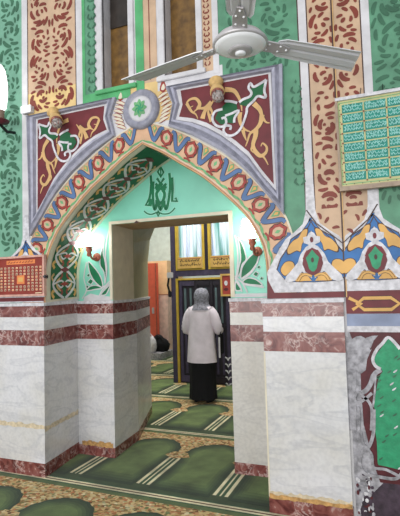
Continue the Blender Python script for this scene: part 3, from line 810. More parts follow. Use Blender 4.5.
cal([(184, 200), (194, 226), (204, 250), (214, 226), (222, 204)], 6); cal([(222, 204), (224, 232), (232, 246), (240, 226), (246, 190)], 6)
cal([(246, 190), (252, 130), (248, 66)], 6); cal([(262, 88), (264, 150), (262, 206), (288, 206), (278, 190)], 6, sm=False)
cal([(160, 196), (150, 226)], 9, sm=False); cal([(250, 90), (264, 130)], 4, sm=False); cal([(154, 130), (168, 112)], 4, sm=False)
cal([(122, 256), (138, 268), (160, 272), (190, 262), (214, 270), (244, 268), (262, 256), (276, 240)], 3)
cal([(192, 254), (186, 266), (192, 284), (199, 266)], 4, True, False)
rp.done('painted_recess_ornament', wall_recess)
ch = Paint(lambda u, v, l: Vector((u, YB-.012-l, v)))
q = XZ(137, 222, YB); ch.poly([(q[0]-.03, q[1]-.012), (q[0], q[1]+.012), (q[0]+.035, q[1]-.005), (q[0]+.01, q[1]-.014)], 'line', .002); ch.done('chipped_patch', wall_recess)

# ------------------------------------------------------------- marble dadoes
def slab(name, path, nrm, zs, label=None, t=.03, cap=True, white='marble'):
    """bands of marble along an XY polyline, standing proud of the wall by t"""
    bm = bmesh.new(); n = len(path)
    ofs = []
    for k, p in enumerate(path):
        ns = []
        if k > 0: ns.append(nrm[k-1])
        if k < n-1: ns.append(nrm[k])
        v = Vector((0, 0))
        for q in ns: v += Vector(q)
        v = v.normalized()/max(.5, v.normalized().dot(Vector(ns[0]).normalized()))
        ofs.append(v)
    mats = [white, 'redm', 'oldwhite', 'cream']
    for (z0, z1, mi, ex) in zs:
        a = [Vector((p[0]+o.x*ex, p[1]+o.y*ex, z0)) for p, o in zip(path, ofs)]; b = [Vector((v.x, v.y, z1)) for v in a]
        a0 = [Vector((p[0]-o.x*t, p[1]-o.y*t, z0)) for p, o in zip(path, ofs)]; b0 = [Vector((v.x, v.y, z1)) for v in a0]
        loft(bm, [a0, a, b, b0], closed=False, mi=mi, smooth=False)
        for k in (0, n-1): bm.faces.new([bm.verts.new(v) for v in (a0[k], a[k], b[k], b0[k])]).material_index = mi
    bmesh.ops.recalc_face_normals(bm, faces=bm.faces)
    return tag(link(name, bm, mats), kind='structure')
def bands(zb, z1, z2, z3, z4):
    return [(0, zb, 1, .002), (zb, z1, 0, 0), (z1, z2, 1, .001), (z2, z3, 0, 0), (z3, z4, 1, .001), (z4, z4+.028, 2, .008)]
BP = bands(.112, 1.127, 1.265, 1.372, 1.468); BN = bands(.10, 1.12, 1.262, 1.368, 1.464)
slab('trim_5', [(WX0, 3.27), (-2.772, 3.27), (-2.84, 3.84)], [(0, -1), (1, .12)], bands(.118, 1.122, 1.258, 1.374, 1.472))
slab('trim_6', [(-2.84, 3.84), (-2.43, 3.84), (-2.472, 4.37)], [(0, -1), (1, .1)], BN)
slab('trim_7', [(-2.472, 4.372), (-2.822, 5.345)], [(.94, .34)], BN)
slab('trim_8', [(-1.15, 4.37), (-1.244, 3.84), (-.745, 3.84)], [(-1, 0.2), (0, -1)], BN, white='marblew')
slab('trim_9', [(-.77, 3.84), (-.812, 3.27), (-.252, 3.27), (-.252, 3.30)], [(-1, 0.03), (0, -1), (1, 0)], BP)
# stains on the marble
stn = Paint(lambda u, v, l: Vector((u, 3.27-l, v)))
def ragged(P_, u0, u1, z, h, m_, l, sd):
    r = random.Random(sd); n = 26
    top = [(u0+(u1-u0)*k/n, z+h/2+r.uniform(-.22, .22)*h) for k in range(n+1)]; bot = [(u0+(u1-u0)*k/n, z-h/2+r.uniform(-.15, .15)*h) for k in range(n+1)]
    P_.strip(top, bot, m_, l, .0005)
z = XZ(22, 425, 3.27)[1]
ragged(stn, -3.6, -2.772, z, .04, 'stainp', .001, 1)
z = XZ(310, 497, 3.27)[1]; ragged(stn, -.81, -.253, .118, .028, 'stain', .003, 2); ragged(stn, -.81, -.253, .128, .05, 'stainp', .0015, 3)
stn.grid(-.815, -.803, .11, 1.12, 'cream', .001); stn.done('trim_10')['kind'] = 'structure'
stn = Paint(lambda u, v, l: Vector((u, 3.84-l, v)))
ragged(stn, -2.80, -2.45, .118, .045, 'stain', .002, 4); stn.done('trim_11')['kind'] = 'structure'
stn = Paint(lambda u, v, l: Vector((-2.772-(u-3.27)*.1193+l, u, v)))
ragged(stn, 3.27, 3.83, .41, .04, 'stainp', .002, 6); stn.done('trim_12')['kind'] = 'structure'

# ------------------------------------------------------------ upper windows
for i, (a, b) in enumerate((W1, W2)):
    w = boxobj('window_%d' % (i+1), (a+.002, YA+.125, SILL+.002), (b-.002, YA+.139, WTOP-.002), 'pane'); tag(w, kind='structure')
    zt_ = SILL+.0
    zk = 3.91 if i == 0 else 4.3
    boxobj('dark_pane', (a+.01, YA+.112, zk), (b-.01, YA+.124, WTOP-.01), 'paned', w)
    bm = bmesh.new(); wx = .052
    for x0, x1 in ((a-wx, a), (b, b+wx)): box(bm, (x0, YA-.018, SILL-.03), (x1, YA+.02, WTOP+.05), 0, .004)
    box(bm, (a-wx, YA-.02, WTOP), (b+wx, YA+.02, WTOP+.06), 0, .004)
    link('window_frame', bm, ['white'], w)
    bm = bmesh.new(); box(bm, (a-wx-.02, YA-.03, SILL-.04), (b+wx+.02, YA+.01, SILL-.002), 0, .004)
    link('window_sill', bm, ['greenframe' if i == 0 else 'white'], w)

# ------------------------------------------------------------- floor, carpet
bm = bmesh.new(); box(bm, (-9, -1.5, -.12), (4.2, 13.2, -.012)); tag(link('floor', bm, ['plast']), kind='structure')
CAR = -.02006
def fC(u, v, l): return Vector((u*math.cos(CAR)-v*math.sin(CAR), u*math.sin(CAR)+v*math.cos(CAR), l))
cp = Paint(fC)
cp.grid(-6.5, 1.5, -1.0, 11.0, 'cgd', .0)
cp.grid(-6.3, 1.3, -1.0, -1.01, 'cgd', -.012)
rows = [3.225+1.47*k for k in range(-2, 5)]; cs = .675; cx0 = -1.972
ncol0, ncol1 = -6, 4
for r_ in rows:
    near_ = r_
    for (d0, d1, m_) in ((-.05, .05, 'cgd'), (-.034, -.012, 'ccream'), (-.012, .004, 'cmar'), (.004, .026, 'ccream')):
        cp.grid(-6.3, 1.3, near_+d0, near_+d1, m_, .0016 if m_ == 'cgd' else .0028)
    cp.grid(-6.3, 1.3, near_+.05, near_+.95, 'cgl1', .0012)
    cp.grid(-6.3, 1.3, near_+.82, near_+1.37, 'brocade', .0022)
    cp.grid(-6.3, 1.3, near_+1.37, near_+1.42, 'cgl3', .002)
    for c in range(ncol0, ncol1):
        u = cx0+cs*c
        cp.grid(u-.062, u-.034, near_+.15, near_+.80, 'ccream', .0028); cp.grid(u+.034, u+.062, near_+.15, near_+.80, 'ccream', .0028)
        cp.grid(u-.034, u+.034, near_+.15, near_+.80, 'cgd', .002); cp.grid(u-.007, u+.007, near_+.15, near_+.80, 'ccream', .0028)
        cp.poly([(u-.13, near_+.80), (u-.06, near_+.76), (u, near_+.735), (u+.06, near_+.76), (u+.13, near_+.80), (u+.07, near_+.90), (u-.07, near_+.90)], 'brocade', .0058, th=.001)
        g = u+cs/2
        for lv in range(5):
            hw_ = .298-.024*lv; top = near_+1.225-.030*lv; b0_ = near_+.10+.045*lv; pts = []
            yc = near_+.90-.01*lv; nar = .262-.024*lv
            pts += [(g+nar, b0_), (g+nar, near_+.60), (g+hw_*.93, near_+.74)]
            for k in range(33):
                a = -.15+(PI+.30)*k/32; sc = 1+(.020*math.cos(a*16) if lv < 2 else 0)
                pts.append((g+hw_*sc*math.cos(a), yc+(top-yc)*sc*math.sin(a)))
            pts += [(g-hw_*.93, near_+.74), (g-nar, near_+.60), (g-nar, b0_)]
            cp.poly(pts, 'cgl%d' % lv, .0032+.0005*lv, th=.0004)
carpet = cp.done('prayer_carpet')
tag(carpet, 'green prayer carpet with gold brocade niches and cream double stripes covering the floor', 'carpet')

# ---------------------------------------------------------------- far room
def wallbox(name, a, b, m_): return tag(boxobj(name, a, b, m_), kind='structure')
wallbox('wall_left', (FX0-.1, Y3, 0), (FX0, FY, FZ), 'palewall'); wallbox('wall_right', (FX1, Y3, 0), (FX1+.1, FY, FZ), 'palewall')
wallbox('wall_back', (FX0, FY, 0), (FX1, FY+.1, FZ), 'palewall'); wallbox('ceiling', (FX0, Y3, FZ), (FX1, FY, FZ+.08), 'white')
# peach painted pier with orange panel and pink dado
YP = 10.0
pz = lambda x, y: XZ(x, y, YP)
bm = bmesh.new(); xl, zt1 = pz(120, 263); xr1, _ = pz(167, 263)
box(bm, (xl, YP, 1.44), (xr1, YP+.9, zt1), 0); box(bm, (xl-.01, YP-.015, 0), (xr1+.01, YP+.9, 1.43), 1); box(bm, (xl, YP-.02, 1.43), (xr1+.02, YP+.9, 1.445), 2)
tag(link('trim_13', bm, ['peach', 'pink', 'rednut']), kind='structure')
a = pz(148, 264); b = pz(157, 332)
t = empty('orange_door_leaf', (a[0], YP-.2, .0))
tag(t, 'tall orange red door leaf against the peach pier beyond the doorway', 'door')
b = XZ(157, 264, YP-.22)
boxobj('door_board', (a[0]-.35, YP-.22, .02), (b[0], YP-.16, a[1]), 'orange', t, .006)
boxobj('edge_strip', (b[0]-.05, YP-.235, .02), (b[0]-.03, YP-.22, a[1]), 'rednut', t)
boxobj('door_handle', (b[0]-.14, YP-.26, 1.0), (b[0]-.10, YP-.22, 1.14), 'metald', t)
# low grey step and bags
stp = PF(160, 350); tag(boxobj('trim_14', (xl, 9.3, 0), (xr1+.12, 9.98, .14), 'plast'), kind='structure')
def blob(name, c, r, mat, parent=None, sd=1, seg=14):
    bm = bmesh.new(); bmesh.ops.create_uvsphere(bm, u_segments=seg, v_segments=9, radius=1); rn = random.Random(sd)
    for v in bm.verts:
        k = 1+rn.uniform(-.09, .09); v.co = Vector((v.co.x*r[0]*k, v.co.y*r[1]*k, max(-.75, v.co.z)*r[2]*k))+Vector(c)
    return link(name, bm, [mat], parent, True)
bp = P(160, 334, 9.62)
t = empty('duffel_bag', (bp.x, 9.65, .14)); tag(t, 'black cloth bag slumped on the grey step beside the orange door leaf', 'bag')
blob('bag_body', (bp.x, 9.65, .14+.135), (.22, .13, .18), 'black', t, 3)
blob('bag_flap', (bp.x-.06, 9.66, .14+.26), (.13, .11, .12), 'black', t, 5)
bm = bmesh.new(); tube(bm, [(bp.x-.08, 9.58, .40), (bp.x-.05, 9.56, .52), (bp.x+.04, 9.56, .50), (bp.x+.10, 9.56, .36)], .014); link('handle', bm, ['knobm'], t, True)
q = P(151.5, 330, 9.44); q.x += .06; t = empty('shopping_bag', (q.x-.06, 9.42, .14)); tag(t, 'crumpled white plastic bag on the grey step, half behind the doorway edge', 'bag')
blob('bag_body', (q.x-.06, 9.42, .14+.16), (.13, .09, .21), 'oldwhite', t, 8)
bm = bmesh.new(); tube(bm, [(q.x-.12, 9.42, .46), (q.x-.07, 9.41, .56), (q.x, 9.42, .46)], .012); link('handle', bm, ['oldwhite'], t, True)

# wooden screen
YS = 7.15
S = lambda x, y: XZ(x, y, YS)
sx = {k: S(k, 250)[0] for k in (171, 176, 178.5, 203, 208, 211, 215, 229)}
z_s = lambda y: S(195, y)[1]
scr = empty('partition_screen', (sx[171], YS, 0)); tag(scr, 'dark violet wooden partition with yellow beading and curtained lights behind the standing person', 'partition')
XR = .6
boxobj('post', (sx[171], YS-.03, .01), (sx[176]-.01, YS+.09, 3.3), 'purple', scr, .004)
xm0, xm1 = S(205, 250)[0], S(208.5, 250)[0]
boxobj('mullion', (xm0, YS-.02, z_s(270)), (xm1, YS+.07, 3.3), 'dwood', scr, .003)
boxobj('rail', (sx[176]-.01, YS-.02, z_s(276)), (XR, YS+.07, z_s(270)), 'purple', scr, .004)
boxobj('head_rail', (sx[176]-.01, YS-.02, 3.2), (XR, YS+.07, 3.3), 'purple', scr, .004)
xa0 = sx[176]
xb0 = xm1; xb1 = xb0+(xm0-xa0)
def yframe(x0, x1, z0, z1, w=.035, inner='signgold'):
    bm = bmesh.new(); y0, y1 = YS-.03, YS+.03
    box(bm, (x0, y0, z0), (x0+w, y1, z1)); box(bm, (x1-w, y0, z0), (x1, y1, z1)); box(bm, (x0+w, y0, z0), (x1-w, y1, z0+w)); box(bm, (x0+w, y0, z1-w), (x1-w, y1, z1))
    return link('yellow_beading', bm, ['yellow'], scr)
M['curtain'] = None
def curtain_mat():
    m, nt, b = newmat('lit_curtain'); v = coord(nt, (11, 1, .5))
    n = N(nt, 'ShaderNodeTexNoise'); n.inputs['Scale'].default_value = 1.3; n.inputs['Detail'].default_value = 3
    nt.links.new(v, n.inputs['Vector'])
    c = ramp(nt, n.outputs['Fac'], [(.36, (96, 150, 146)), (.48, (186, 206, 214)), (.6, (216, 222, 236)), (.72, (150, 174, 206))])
    nt.links.new(c, b.inputs['Base Color']); nt.links.new(c, b.inputs['Emission Color']); b.inputs['Emission Strength'].default_value = .22  # weak emission stands in for window light passing through the cloth
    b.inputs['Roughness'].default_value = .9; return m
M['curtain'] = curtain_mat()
def curtain(x0, x1, z0, z1, nm):
    bm = bmesh.new(); n = 60; r = random.Random(int(x0*100))
    top = [Vector((x0+(x1-x0)*k/n, YS+.12+.025*math.sin(k*.9)+.012*math.sin(k*2.1), z1)) for k in range(n+1)]
    bot = [Vector((v.x, v.y+.012*math.sin(v.x*40), z0)) for v in top]
    loft(bm, [top, bot], closed=False); o = link(nm, bm, ['curtain']); return o
k_ = 0
zc0 = z_s(257)
for (x0, x1, lab) in ((xa0, xm0, 'sheer pale curtain glowing behind the left upper light of the violet partition'), (xb0, xb1, 'sheer pale curtain glowing behind the right upper light of the violet partition')):
    yframe(x0, x1, z_s(270), 3.2, .045)
    tag(curtain(x0, x1, zc0-.1, 3.2, 'curtain'), lab, 'curtain', 'curtains behind the partition')
xc1 = xb1+.1
boxobj('mullion', (xb1, YS-.02, z_s(270)), (xc1, YS+.07, 3.2), 'dwood', scr, .003)
boxobj('side_panel', (xc1, YS-.01, z_s(270)), (XR, YS+.04, 3.2), 'dwood', scr, .003)
for (x0, x1, lab) in ((xa0+.045, xm0-.045, 'gold sign board with two lines of black writing, under the left curtain'), (xb0+.045, xb1-.045, 'gold sign board with one bold line of black writing, under the right curtain')):
    t = boxobj('sign_board', (x0, YS-.05, z_s(268.2)), (x1, YS-.032, z_s(257)), 'signgold', None, .003); tag(t, lab, 'sign', 'gold sign boards on the partition')
    fs = Paint(lambda u, v, l: Vector((u, YS-.05-l, v))); r = random.Random(int(x1*1000)); zc, hh = z_s(262.5), .085
    for row in (0, 1):
        x = x0+.05
        while x < x1-.06:
            w = r.uniform(.02, .05); zz0 = zc+hh*.42-row*hh*.8
            fs.stroke([(x, zz0+r.uniform(0, .02)), (x+w*.4, zz0-.018), (x+w, zz0+r.uniform(-.01, .03))], .009, 'ink', .002)
            if r.random() < .4: fs.stroke([(x+w*.5, zz0-.01), (x+w*.45, zz0+.035)], .007, 'ink', .002)
            if r.random() < .3: fs.ell((x+w*.5, zz0-.035), .005, .005, 'ink', .002, 6)
            x += w+.008
    bb = fs
    bb.strip([(x0+.01, z_s(258.2)), (x1-.01, z_s(258.2))], [(x0+.01, z_s(258.8)), (x1-.01, z_s(258.8))], 'rednut', .002)
    bb.done('writing', t)
# lower double door of the partition
zd = z_s(278)
bm = bmesh.new()
box(bm, (sx[176]-.01, YS-.03, .01), (sx[176]+.03, YS+.03, zd+.0)); box(bm, (sx[176]+.03, YS-.03, zd-.03), (xb1, YS+.03, zd)); link('yellow_beading', bm, ['yellow'], scr)
xd0 = sx[176]+.03; xd1 = XR
boxobj('back_panel', (xd0, YS+.0, .01), (xd1, YS+.04, zd-.03), 'dwood', scr)
lw = .27
k = 0; x = xd0+.02
while x < xd1-.2:
    bm = bmesh.new()
    box(bm, (x, YS-.025, .03), (x+.05, YS, zd-.05), 0, .003); box(bm, (x+.05, YS-.022, .9), (x+lw, YS, .97), 0, .003); box(bm, (x+.05, YS-.022, zd-.13), (x+lw, YS, zd-.05), 0, .003); box(bm, (x+.05, YS-.022, .03), (x+lw, YS, .13), 0, .003)
    link('door_stile', bm, ['purple' if k % 3 == 0 else 'dwood'], scr)
    for q in range(2):
        bm = bmesh.new(); gx_ = x+.085+q*.10
        box(bm, (gx_, YS-.012, 1.0), (gx_+.035, YS, zd-.17), 0); link('glass_strip', bm, ['dglass'], scr)
        bm = bmesh.new(); box(bm, (gx_, YS-.012, .17), (gx_+.035, YS, .86), 0); link('lower_strip', bm, ['purple'], scr)
    x += lw+.005; k += 1
# little white lace chevrons at the right
vx, _ = S(229, 370)
for k in range(5):
    z = S(229, 357+6.5*k)[1]
    cv = Paint(lambda u, v, l: Vector((u, YS-.026-l, v)))
    cv.stroke([(vx-.05, z), (vx-.02, z-.012), (vx, z-.05), (vx+.02, z-.012), (vx+.05, z)], .022, 'white', .004, smooth=False); cv.done('white_chevron', scr)
# small framed red picture
x0, z1_ = S(221.5, 274); x1, z0_ = S(231, 296)
t = empty('framed_picture', ((x0+x1)/2, YS-.03, z0_)); tag(t, 'small red picture in a gilt frame on the violet partition', 'picture')
boxobj('picture_board', (x0+.02, YS-.055, z0_+.02), (x1+.08, YS-.035, z1_-.02), 'red', t)
bm = bmesh.new()
for a_, b_ in (((x0, z0_), (x0+.03, z1_)), ((x1+.07, z0_), (x1+.1, z1_)), ((x0+.03, z0_), (x1+.07, z0_+.03)), ((x0+.03, z1_-.03), (x1+.07, z1_))): box(bm, (a_[0], YS-.07, a_[1]), (b_[0], YS-.035, b_[1]))
link('picture_frame', bm, ['signgold'], t)
pp = Paint(lambda u, v, l: Vector((u, YS-.055-l, v))); pp.ell(((x0+.09), (z0_+z1_)/2+.03), .03, .04, 'oldwhite', .002); pp.ell((x0+.09, (z0_+z1_)/2-.07), .04, .025, 'dmaroon', .002); pp.done('print', t)
# hardware on the post: padlock and chain seen beside the screen
q = P(169.5, 277, YS-.06); t = scr
bm = bmesh.new(); box(bm, (sx[171]-.06, YS-.07, q.z-.02), (sx[171]+.05, YS-.031, q.z+.08), 0, .01); link('lock_body', bm, ['metald'], t)
bm = bmesh.new(); tube(bm, [(sx[171]-.03, YS-.055, q.z-.02), (sx[171]-.05, YS-.06, q.z-.14), (sx[171]-.02, YS-.055, q.z-.26)], .018); link('hasp', bm, ['knobm'], t, True)
bm = bmesh.new(); box(bm, (sx[171]-.045, YS-.07, q.z-.34), (sx[171]+.01, YS-.031, q.z-.24), 0, .01); link('lower_bracket', bm, ['knobm'], t)

# ------------------------------------------------------------------ person
PX, PY = -2.395, 6.06
def ringpts(cx, cy, z, rx_, ry_, n=28, fold=0, ph=0, fr_=9):
    return [Vector((cx+(rx_*(1+fold*math.sin(fr_*a+ph)))*math.cos(a), cy+(ry_*(1+fold*math.sin(fr_*a+ph)))*math.sin(a), z)) for a in [2*PI*k/n for k in range(n)]]
sk = bmesh.new()
V = []; R = []; E_ = []
def jv(p, r, par=None):
    V.append((PX+p[0], PY+p[1], p[2])); R.append(r)
    if par is not None: E_.append((par, len(V)-1))
    return len(V)-1
pel = jv((0, 0, .86), .13); sp1 = jv((0, .005, 1.02), .115, pel); ch_ = jv((0, .01, 1.2), .125, sp1); nk = jv((0, .02, 1.335), .055, ch_); hd0 = jv((0, .035, 1.40), .06, nk); hd = jv((0, .045, 1.47), .082, hd0); hd1 = jv((0, .045, 1.52), .07, hd)
nose = jv((0, .135, 1.455), .012, hd)
for s in (-1, 1):
    h = jv((s*.085, 0, .80), .095, pel); kn = jv((s*.09, .01, .45), .06, h); an = jv((s*.085, -.01, .09), .038, kn); ft = jv((s*.09, .10, .04), .032, an); toe = jv((s*.095, .16, .032), .022, ft)
    sh = jv((s*.150, .01, 1.262), .048, ch_); el = jv((s*.225, .02, 1.03), .042, sh); wr = jv((s*.12, .235, 1.06), .026, el); pm = jv((s*.07, .29, 1.08), .028, wr)
    for f_, (dx, dy, dz_f) in enumerate(((-.05, .035, .03), (-.058, .035, .01), (-.055, .03, -.01), (-.045, .025, -.028))):
        a_ = jv((s*(.07+dx*.5), .29+dy*.7, 1.08+dz_f*.8), .010, pm); jv((s*(.07+dx), .29+dy, 1.08+dz_f), .008, a_)
    a_ = jv((s*.062, .285, 1.115), .011, pm); jv((s*.045, .295, 1.14), .009, a_)
me = bpy.data.meshes.new('person_body'); me.from_pydata(V, E_, []); body = bpy.data.objects.new('person', me); COL.objects.link(body)
sm = body.modifiers.new('skin', 'SKIN')
for i, r in enumerate(R): me.skin_vertices[0].data[i].radius = (r, r)
me.skin_vertices[0].data[0].use_root = True
body.modifiers.new('sub', 'SUBSURF').levels = 1; body.modifiers['sub'].render_levels = 2
me.materials.append(M['skin'])
tag(body, 'person seen from behind in grey headscarf, long off-white top and black skirt', 'person')
body.modifiers['skin'].use_smooth_shade = True
# skirt
bm = bmesh.new(); prof = [(.055, .195, .165), (.10, .192, .160), (.3, .185, .150), (.5, .178, .142), (.7, .170, .135), (.9, .15, .12)]
loft(bm, [ringpts(PX+.005, PY, z, a, b, 44, .045*(1-z), z*2, 11) for z, a, b in prof]); link('skirt', bm, ['black'], body)
# top
bm = bmesh.new()
prof = [(.555, .215, .165), (.60, .212, .163), (.75, .204, .155), (.90, .194, .146), (1.05, .182, .140), (1.17, .184, .138), (1.25, .188, .128), (1.31, .165, .112), (1.345, .10, .08), (1.37, .065, .065)]
loft(bm, [ringpts(PX, PY+.01, z, a, b, 44, .022*(1.4-z), z*5, 7) for z, a, b in prof])
loft(bm, [ringpts(PX, PY+.01, .553, .199, .159, 44, .022*.85, 2.77, 7), ringpts(PX, PY+.01, .56, .185, .145, 44, .02, 2.77, 7)])
link('tunic', bm, ['shirt'], body)
for s in (-1, 1):
    bm = bmesh.new()
    tube(bm, cat([(PX+s*.12, PY+.01, 1.27), (PX+s*.185, PY+.012, 1.19), (PX+s*.235, PY+.02, 1.04), (PX+s*.235, PY+.07, .985), (PX+s*.17, PY+.17, 1.03), (PX+s*.125, PY+.23, 1.06)], False, 3), [.075, .076, .076, .075, .073, .071, .07, .069, .068, .066, .062, .06, .056, .053, .05, .048], 14)
    link('sleeve', bm, ['shirt'], body, True)
# scarf
bm = bmesh.new(); cxs, cys = PX+.008, PY+.035
prof = [(1.585, .012, .012), (1.575, .05, .06), (1.55, .082, .095), (1.50, .102, .115), (1.45, .108, .118), (1.40, .102, .108), (1.36, .105, .105), (1.33, .125, .11), (1.30, .15, .125), (1.275, .16, .13)]
rg = []
for z, a, b in prof:
    pts = ringpts(cxs, cys-.012 if z > 1.34 else cys-.03, z, a, b, 32, .03 if z < 1.45 else .008, z*20, 6)
    rg.append(pts)
vs = [[bm.verts.new(p) for p in r] for r in rg]
for i in range(len(vs)-1):
    for k in range(32):
        a = 2*PI*(k+.5)/32
        if 2 <= i <= 4 and abs(a-PI/2) < .75: continue      # opening for the face
        f = bm.faces.new((vs[i][k], vs[i][(k+1) % 32], vs[i+1][(k+1) % 32], vs[i+1][k])); f.smooth = True
bm.faces.new(vs[0]); link('headscarf', bm, ['scarf'], body)
for s in (-1, 1):
    bm = bmesh.new(); bmesh.ops.create_uvsphere(bm, u_segments=10, v_segments=6, radius=.011, matrix=Matrix.Translation((PX+s*.03, PY+.118, 1.475))); link('eye', bm, ['ink'], body, True)
bm = bmesh.new(); tube(bm, [(PX-.022, PY+.122, 1.425), (PX, PY+.128, 1.423), (PX+.022, PY+.122, 1.425)], [.003, .006, .003], 6); link('mouth', bm, ['rednut'], body, True)
for s in (-1, 1):
    bm = bmesh.new(); lathe(bm, [(.02, 0), (.046, .004), (.048, .03), (.034, .06), (.012, .07)], (PX+s*.09, PY+.05, .004), (0, 0, 1), 16, 0, .9, 2.6); link('shoe', bm, ['black'], body, True)
# shoulder bag
t = empty('shoulder_bag', (PX+.26, PY+.03, .72)); tag(t, 'flat black bag with a white strip, hanging at the right side of the person', 'bag')
bm = bmesh.new(); box(bm, (PX+.262, PY-.03, .66), (PX+.292, PY+.12, .94), 0, .012); link('bag_body', bm, ['black'], t)
bm = bmesh.new(); box(bm, (PX+.266, PY-.045, .62), (PX+.288, PY-.03, .90), 0, .004); link('white_strip', bm, ['white'], t)
bm = bmesh.new(); tube(bm, [(PX+.277, PY+.0, .93), (PX+.300, PY+.03, 1.04), (PX+.277, PY+.10, .93)], .008); link('strap', bm, ['black'], t, True)

# --------------------------------------------------------------- ceiling fan
FH = Vector((-.50, 1.80, 2.60))
fan = empty('ceiling_fan', FH); tag(fan, 'three bladed grey metal ceiling fan with a white round motor cover hanging before the arch', 'fan')
bm = bmesh.new(); lathe(bm, [(.02, .055), (.07, .05), (.092, .036), (.112, .012), (.116, .002), (.108, -.003)], FH, (0, 0, 1), 40); link('motor_housing', bm, ['metald'], fan)
bm = bmesh.new(); lathe(bm, [(.108, .001), (.106, -.005), (.09, -.012), (.064, -.020), (.05, -.024), (.02, -.025)], FH, (0, 0, 1), 40); link('motor_cover', bm, ['fanwhite'], fan)
bm = bmesh.new(); lathe(bm, [(.050, -.022), (.051, -.028), (.034, -.033), (.01, -.034)], FH, (0, 0, 1), 28); link('cover_ring', bm, ['metald'], fan)
bm = bmesh.new(); lathe(bm, [(.022, -.032), (.022, -.040), (.01, -.043)], FH, (0, 0, 1), 20); link('cap', bm, ['fanwhite'], fan)
bm = bmesh.new(); lathe(bm, [(.03, .045), (.03, .14), (.014, .15), (.014, 1.3), (.06, 1.32), (.07, 1.42)], FH, (0, 0, 1), 20); link('downrod', bm, ['metald'], fan)
for ang in (167.1, 42.7, -73):
    R_ = Matrix.Translation(FH+Vector((0, 0, .022))) @ Matrix.Rotation(math.radians(ang), 4, 'Z') @ Matrix.Rotation(math.radians(-12), 4, 'X')
    bm = bmesh.new()
    xs = [(.17, .038), (.20, .052), (.35, .058), (.50, .062), (.575, .064)]
    up = [(x, w) for x, w in xs]+[(.62, -.01 if ang < 0 else .064)]; 
    rings = []
    prof = (-1, -.72, -.6, -.15, 0, .15, .6, .72, 1)
    hz = (0, .006, .0, .004, .010, .004, 0, .006, 0)
    for x, w in xs: rings.append([Vector((x, w*p, h*.9)) for p, h in zip(prof, hz)])
    rings.append([Vector((.575+.045*(1+p)/2, .064*p, h*.3)) for p, h in zip(prof, hz)])
    back = [[Vector((v.x, v.y, v.z-.004)) for v in r] for r in rings]
    loft(bm, rings, closed=False, smooth=False); loft(bm, back, closed=False, smooth=False)
    for e in (0, -1): loft(bm, [rings[e], back[e]], closed=False)
    for j in (0, len(prof)-1): loft(bm, [[r[j] for r in rings], [r[j] for r in back]], closed=False)
    bm.transform(R_); bl = link('blade', bm, ['metal'], fan)
    bm = bmesh.new(); 
    loft(bm, [[Vector((.105, -.03, -.004)), Vector((.105, .03, -.004)), Vector((.105, .03, -.010)), Vector((.105, -.03, -.010))], [Vector((.17, -.028, -.003)), Vector((.17, .028, -.003)), Vector((.17, .028, -.010)), Vector((.17, -.028, -.010))], [Vector((.235, -.012, -.003)), Vector((.235, .012, -.003)), Vector((.235, .012, -.009)), Vector((.235, -.012, -.009))]], cap=True, smooth=False)
    bm.transform(R_); br = link('blade_bracket', bm, ['metald'], fan)
    for (x, y) in ((.185, -.015), (.185, .015), (.22, 0), (.13, .016), (.13, -.016)):
        bm = bmesh.new(); lathe(bm, [(.005, 0), (.005, -.003), (.002, -.005)], (x, y, -.009), (0, 0, 1), 8); bm.transform(R_); link('rivet', bm, ['fanwhite'], br)
tag(wallbox('trim_15', (FH.x-.15, FH.y-.15, FH.z+1.4), (FH.x+.15, FH.y+.15, FH.z+1.46), 'woodf'))
wallbox('trim_16', (FH.x-.08, FH.y-.1, FH.z+1.46), (FH.x+.08, YA, FH.z+1.60), 'woodf')

# ---------------------------------------------------------- spandrel lamps
def spandrel_lamp(px, py, px2, py2, label):
    a = P(px, py, YA); t = empty('wall_lamp', (a.x, YA-.05, a.z)); tag(t, label, 'lamp', 'unlit ceramic lamps on the spandrels')
    ax_ = Vector((P(px2, py2, YA-.22)-Vector((a.x, YA-.04, a.z)))).normalized()
    o = Vector((a.x, YA-.05, a.z))
    bm = bmesh.new(); lathe(bm, [(.05, -.0), (.058, .012), (.046, .03), (.032, .05), (.034, .075), (.052, .11), (.056, .145), (.046, .15)], o, ax_, 24); link('lamp_holder', bm, ['clay'], t)
    bm = bmesh.new(); lathe(bm, [(.02, .145), (.036, .16), (.046, .185), (.043, .21), (.028, .23), (.008, .238)], o, ax_, 14); b_ = link('bulb', bm, ['bulb'], t)
    bm = bmesh.new(); lathe(bm, [(.047, .15), (.05, .158), (.042, .168)], o, ax_, 20); link('socket_ring', bm, ['bulbred'], t)
    bm = bmesh.new()
    for k in range(5):
        an_ = 2*PI*k/5; q_ = Vector((0, 0, 1)).rotation_difference(ax_)
        tube(bm, [o+q_ @ Vector((.044*math.cos(an_), .044*math.sin(an_), .15)), o+q_ @ Vector((.052*math.cos(an_), .052*math.sin(an_), .19)), o+q_ @ Vector((.02*math.cos(an_), .02*math.sin(an_), .24))], .003, 5)
    link('wire_guard', bm, ['bulbred'], t)
spandrel_lamp(218, 84, 220.5, 112, 'unlit turned amber lamp with dusty bulb on the right maroon spandrel')
spandrel_lamp(57, 114, 63, 139, 'unlit turned amber lamp with dusty bulb on the left maroon spandrel')

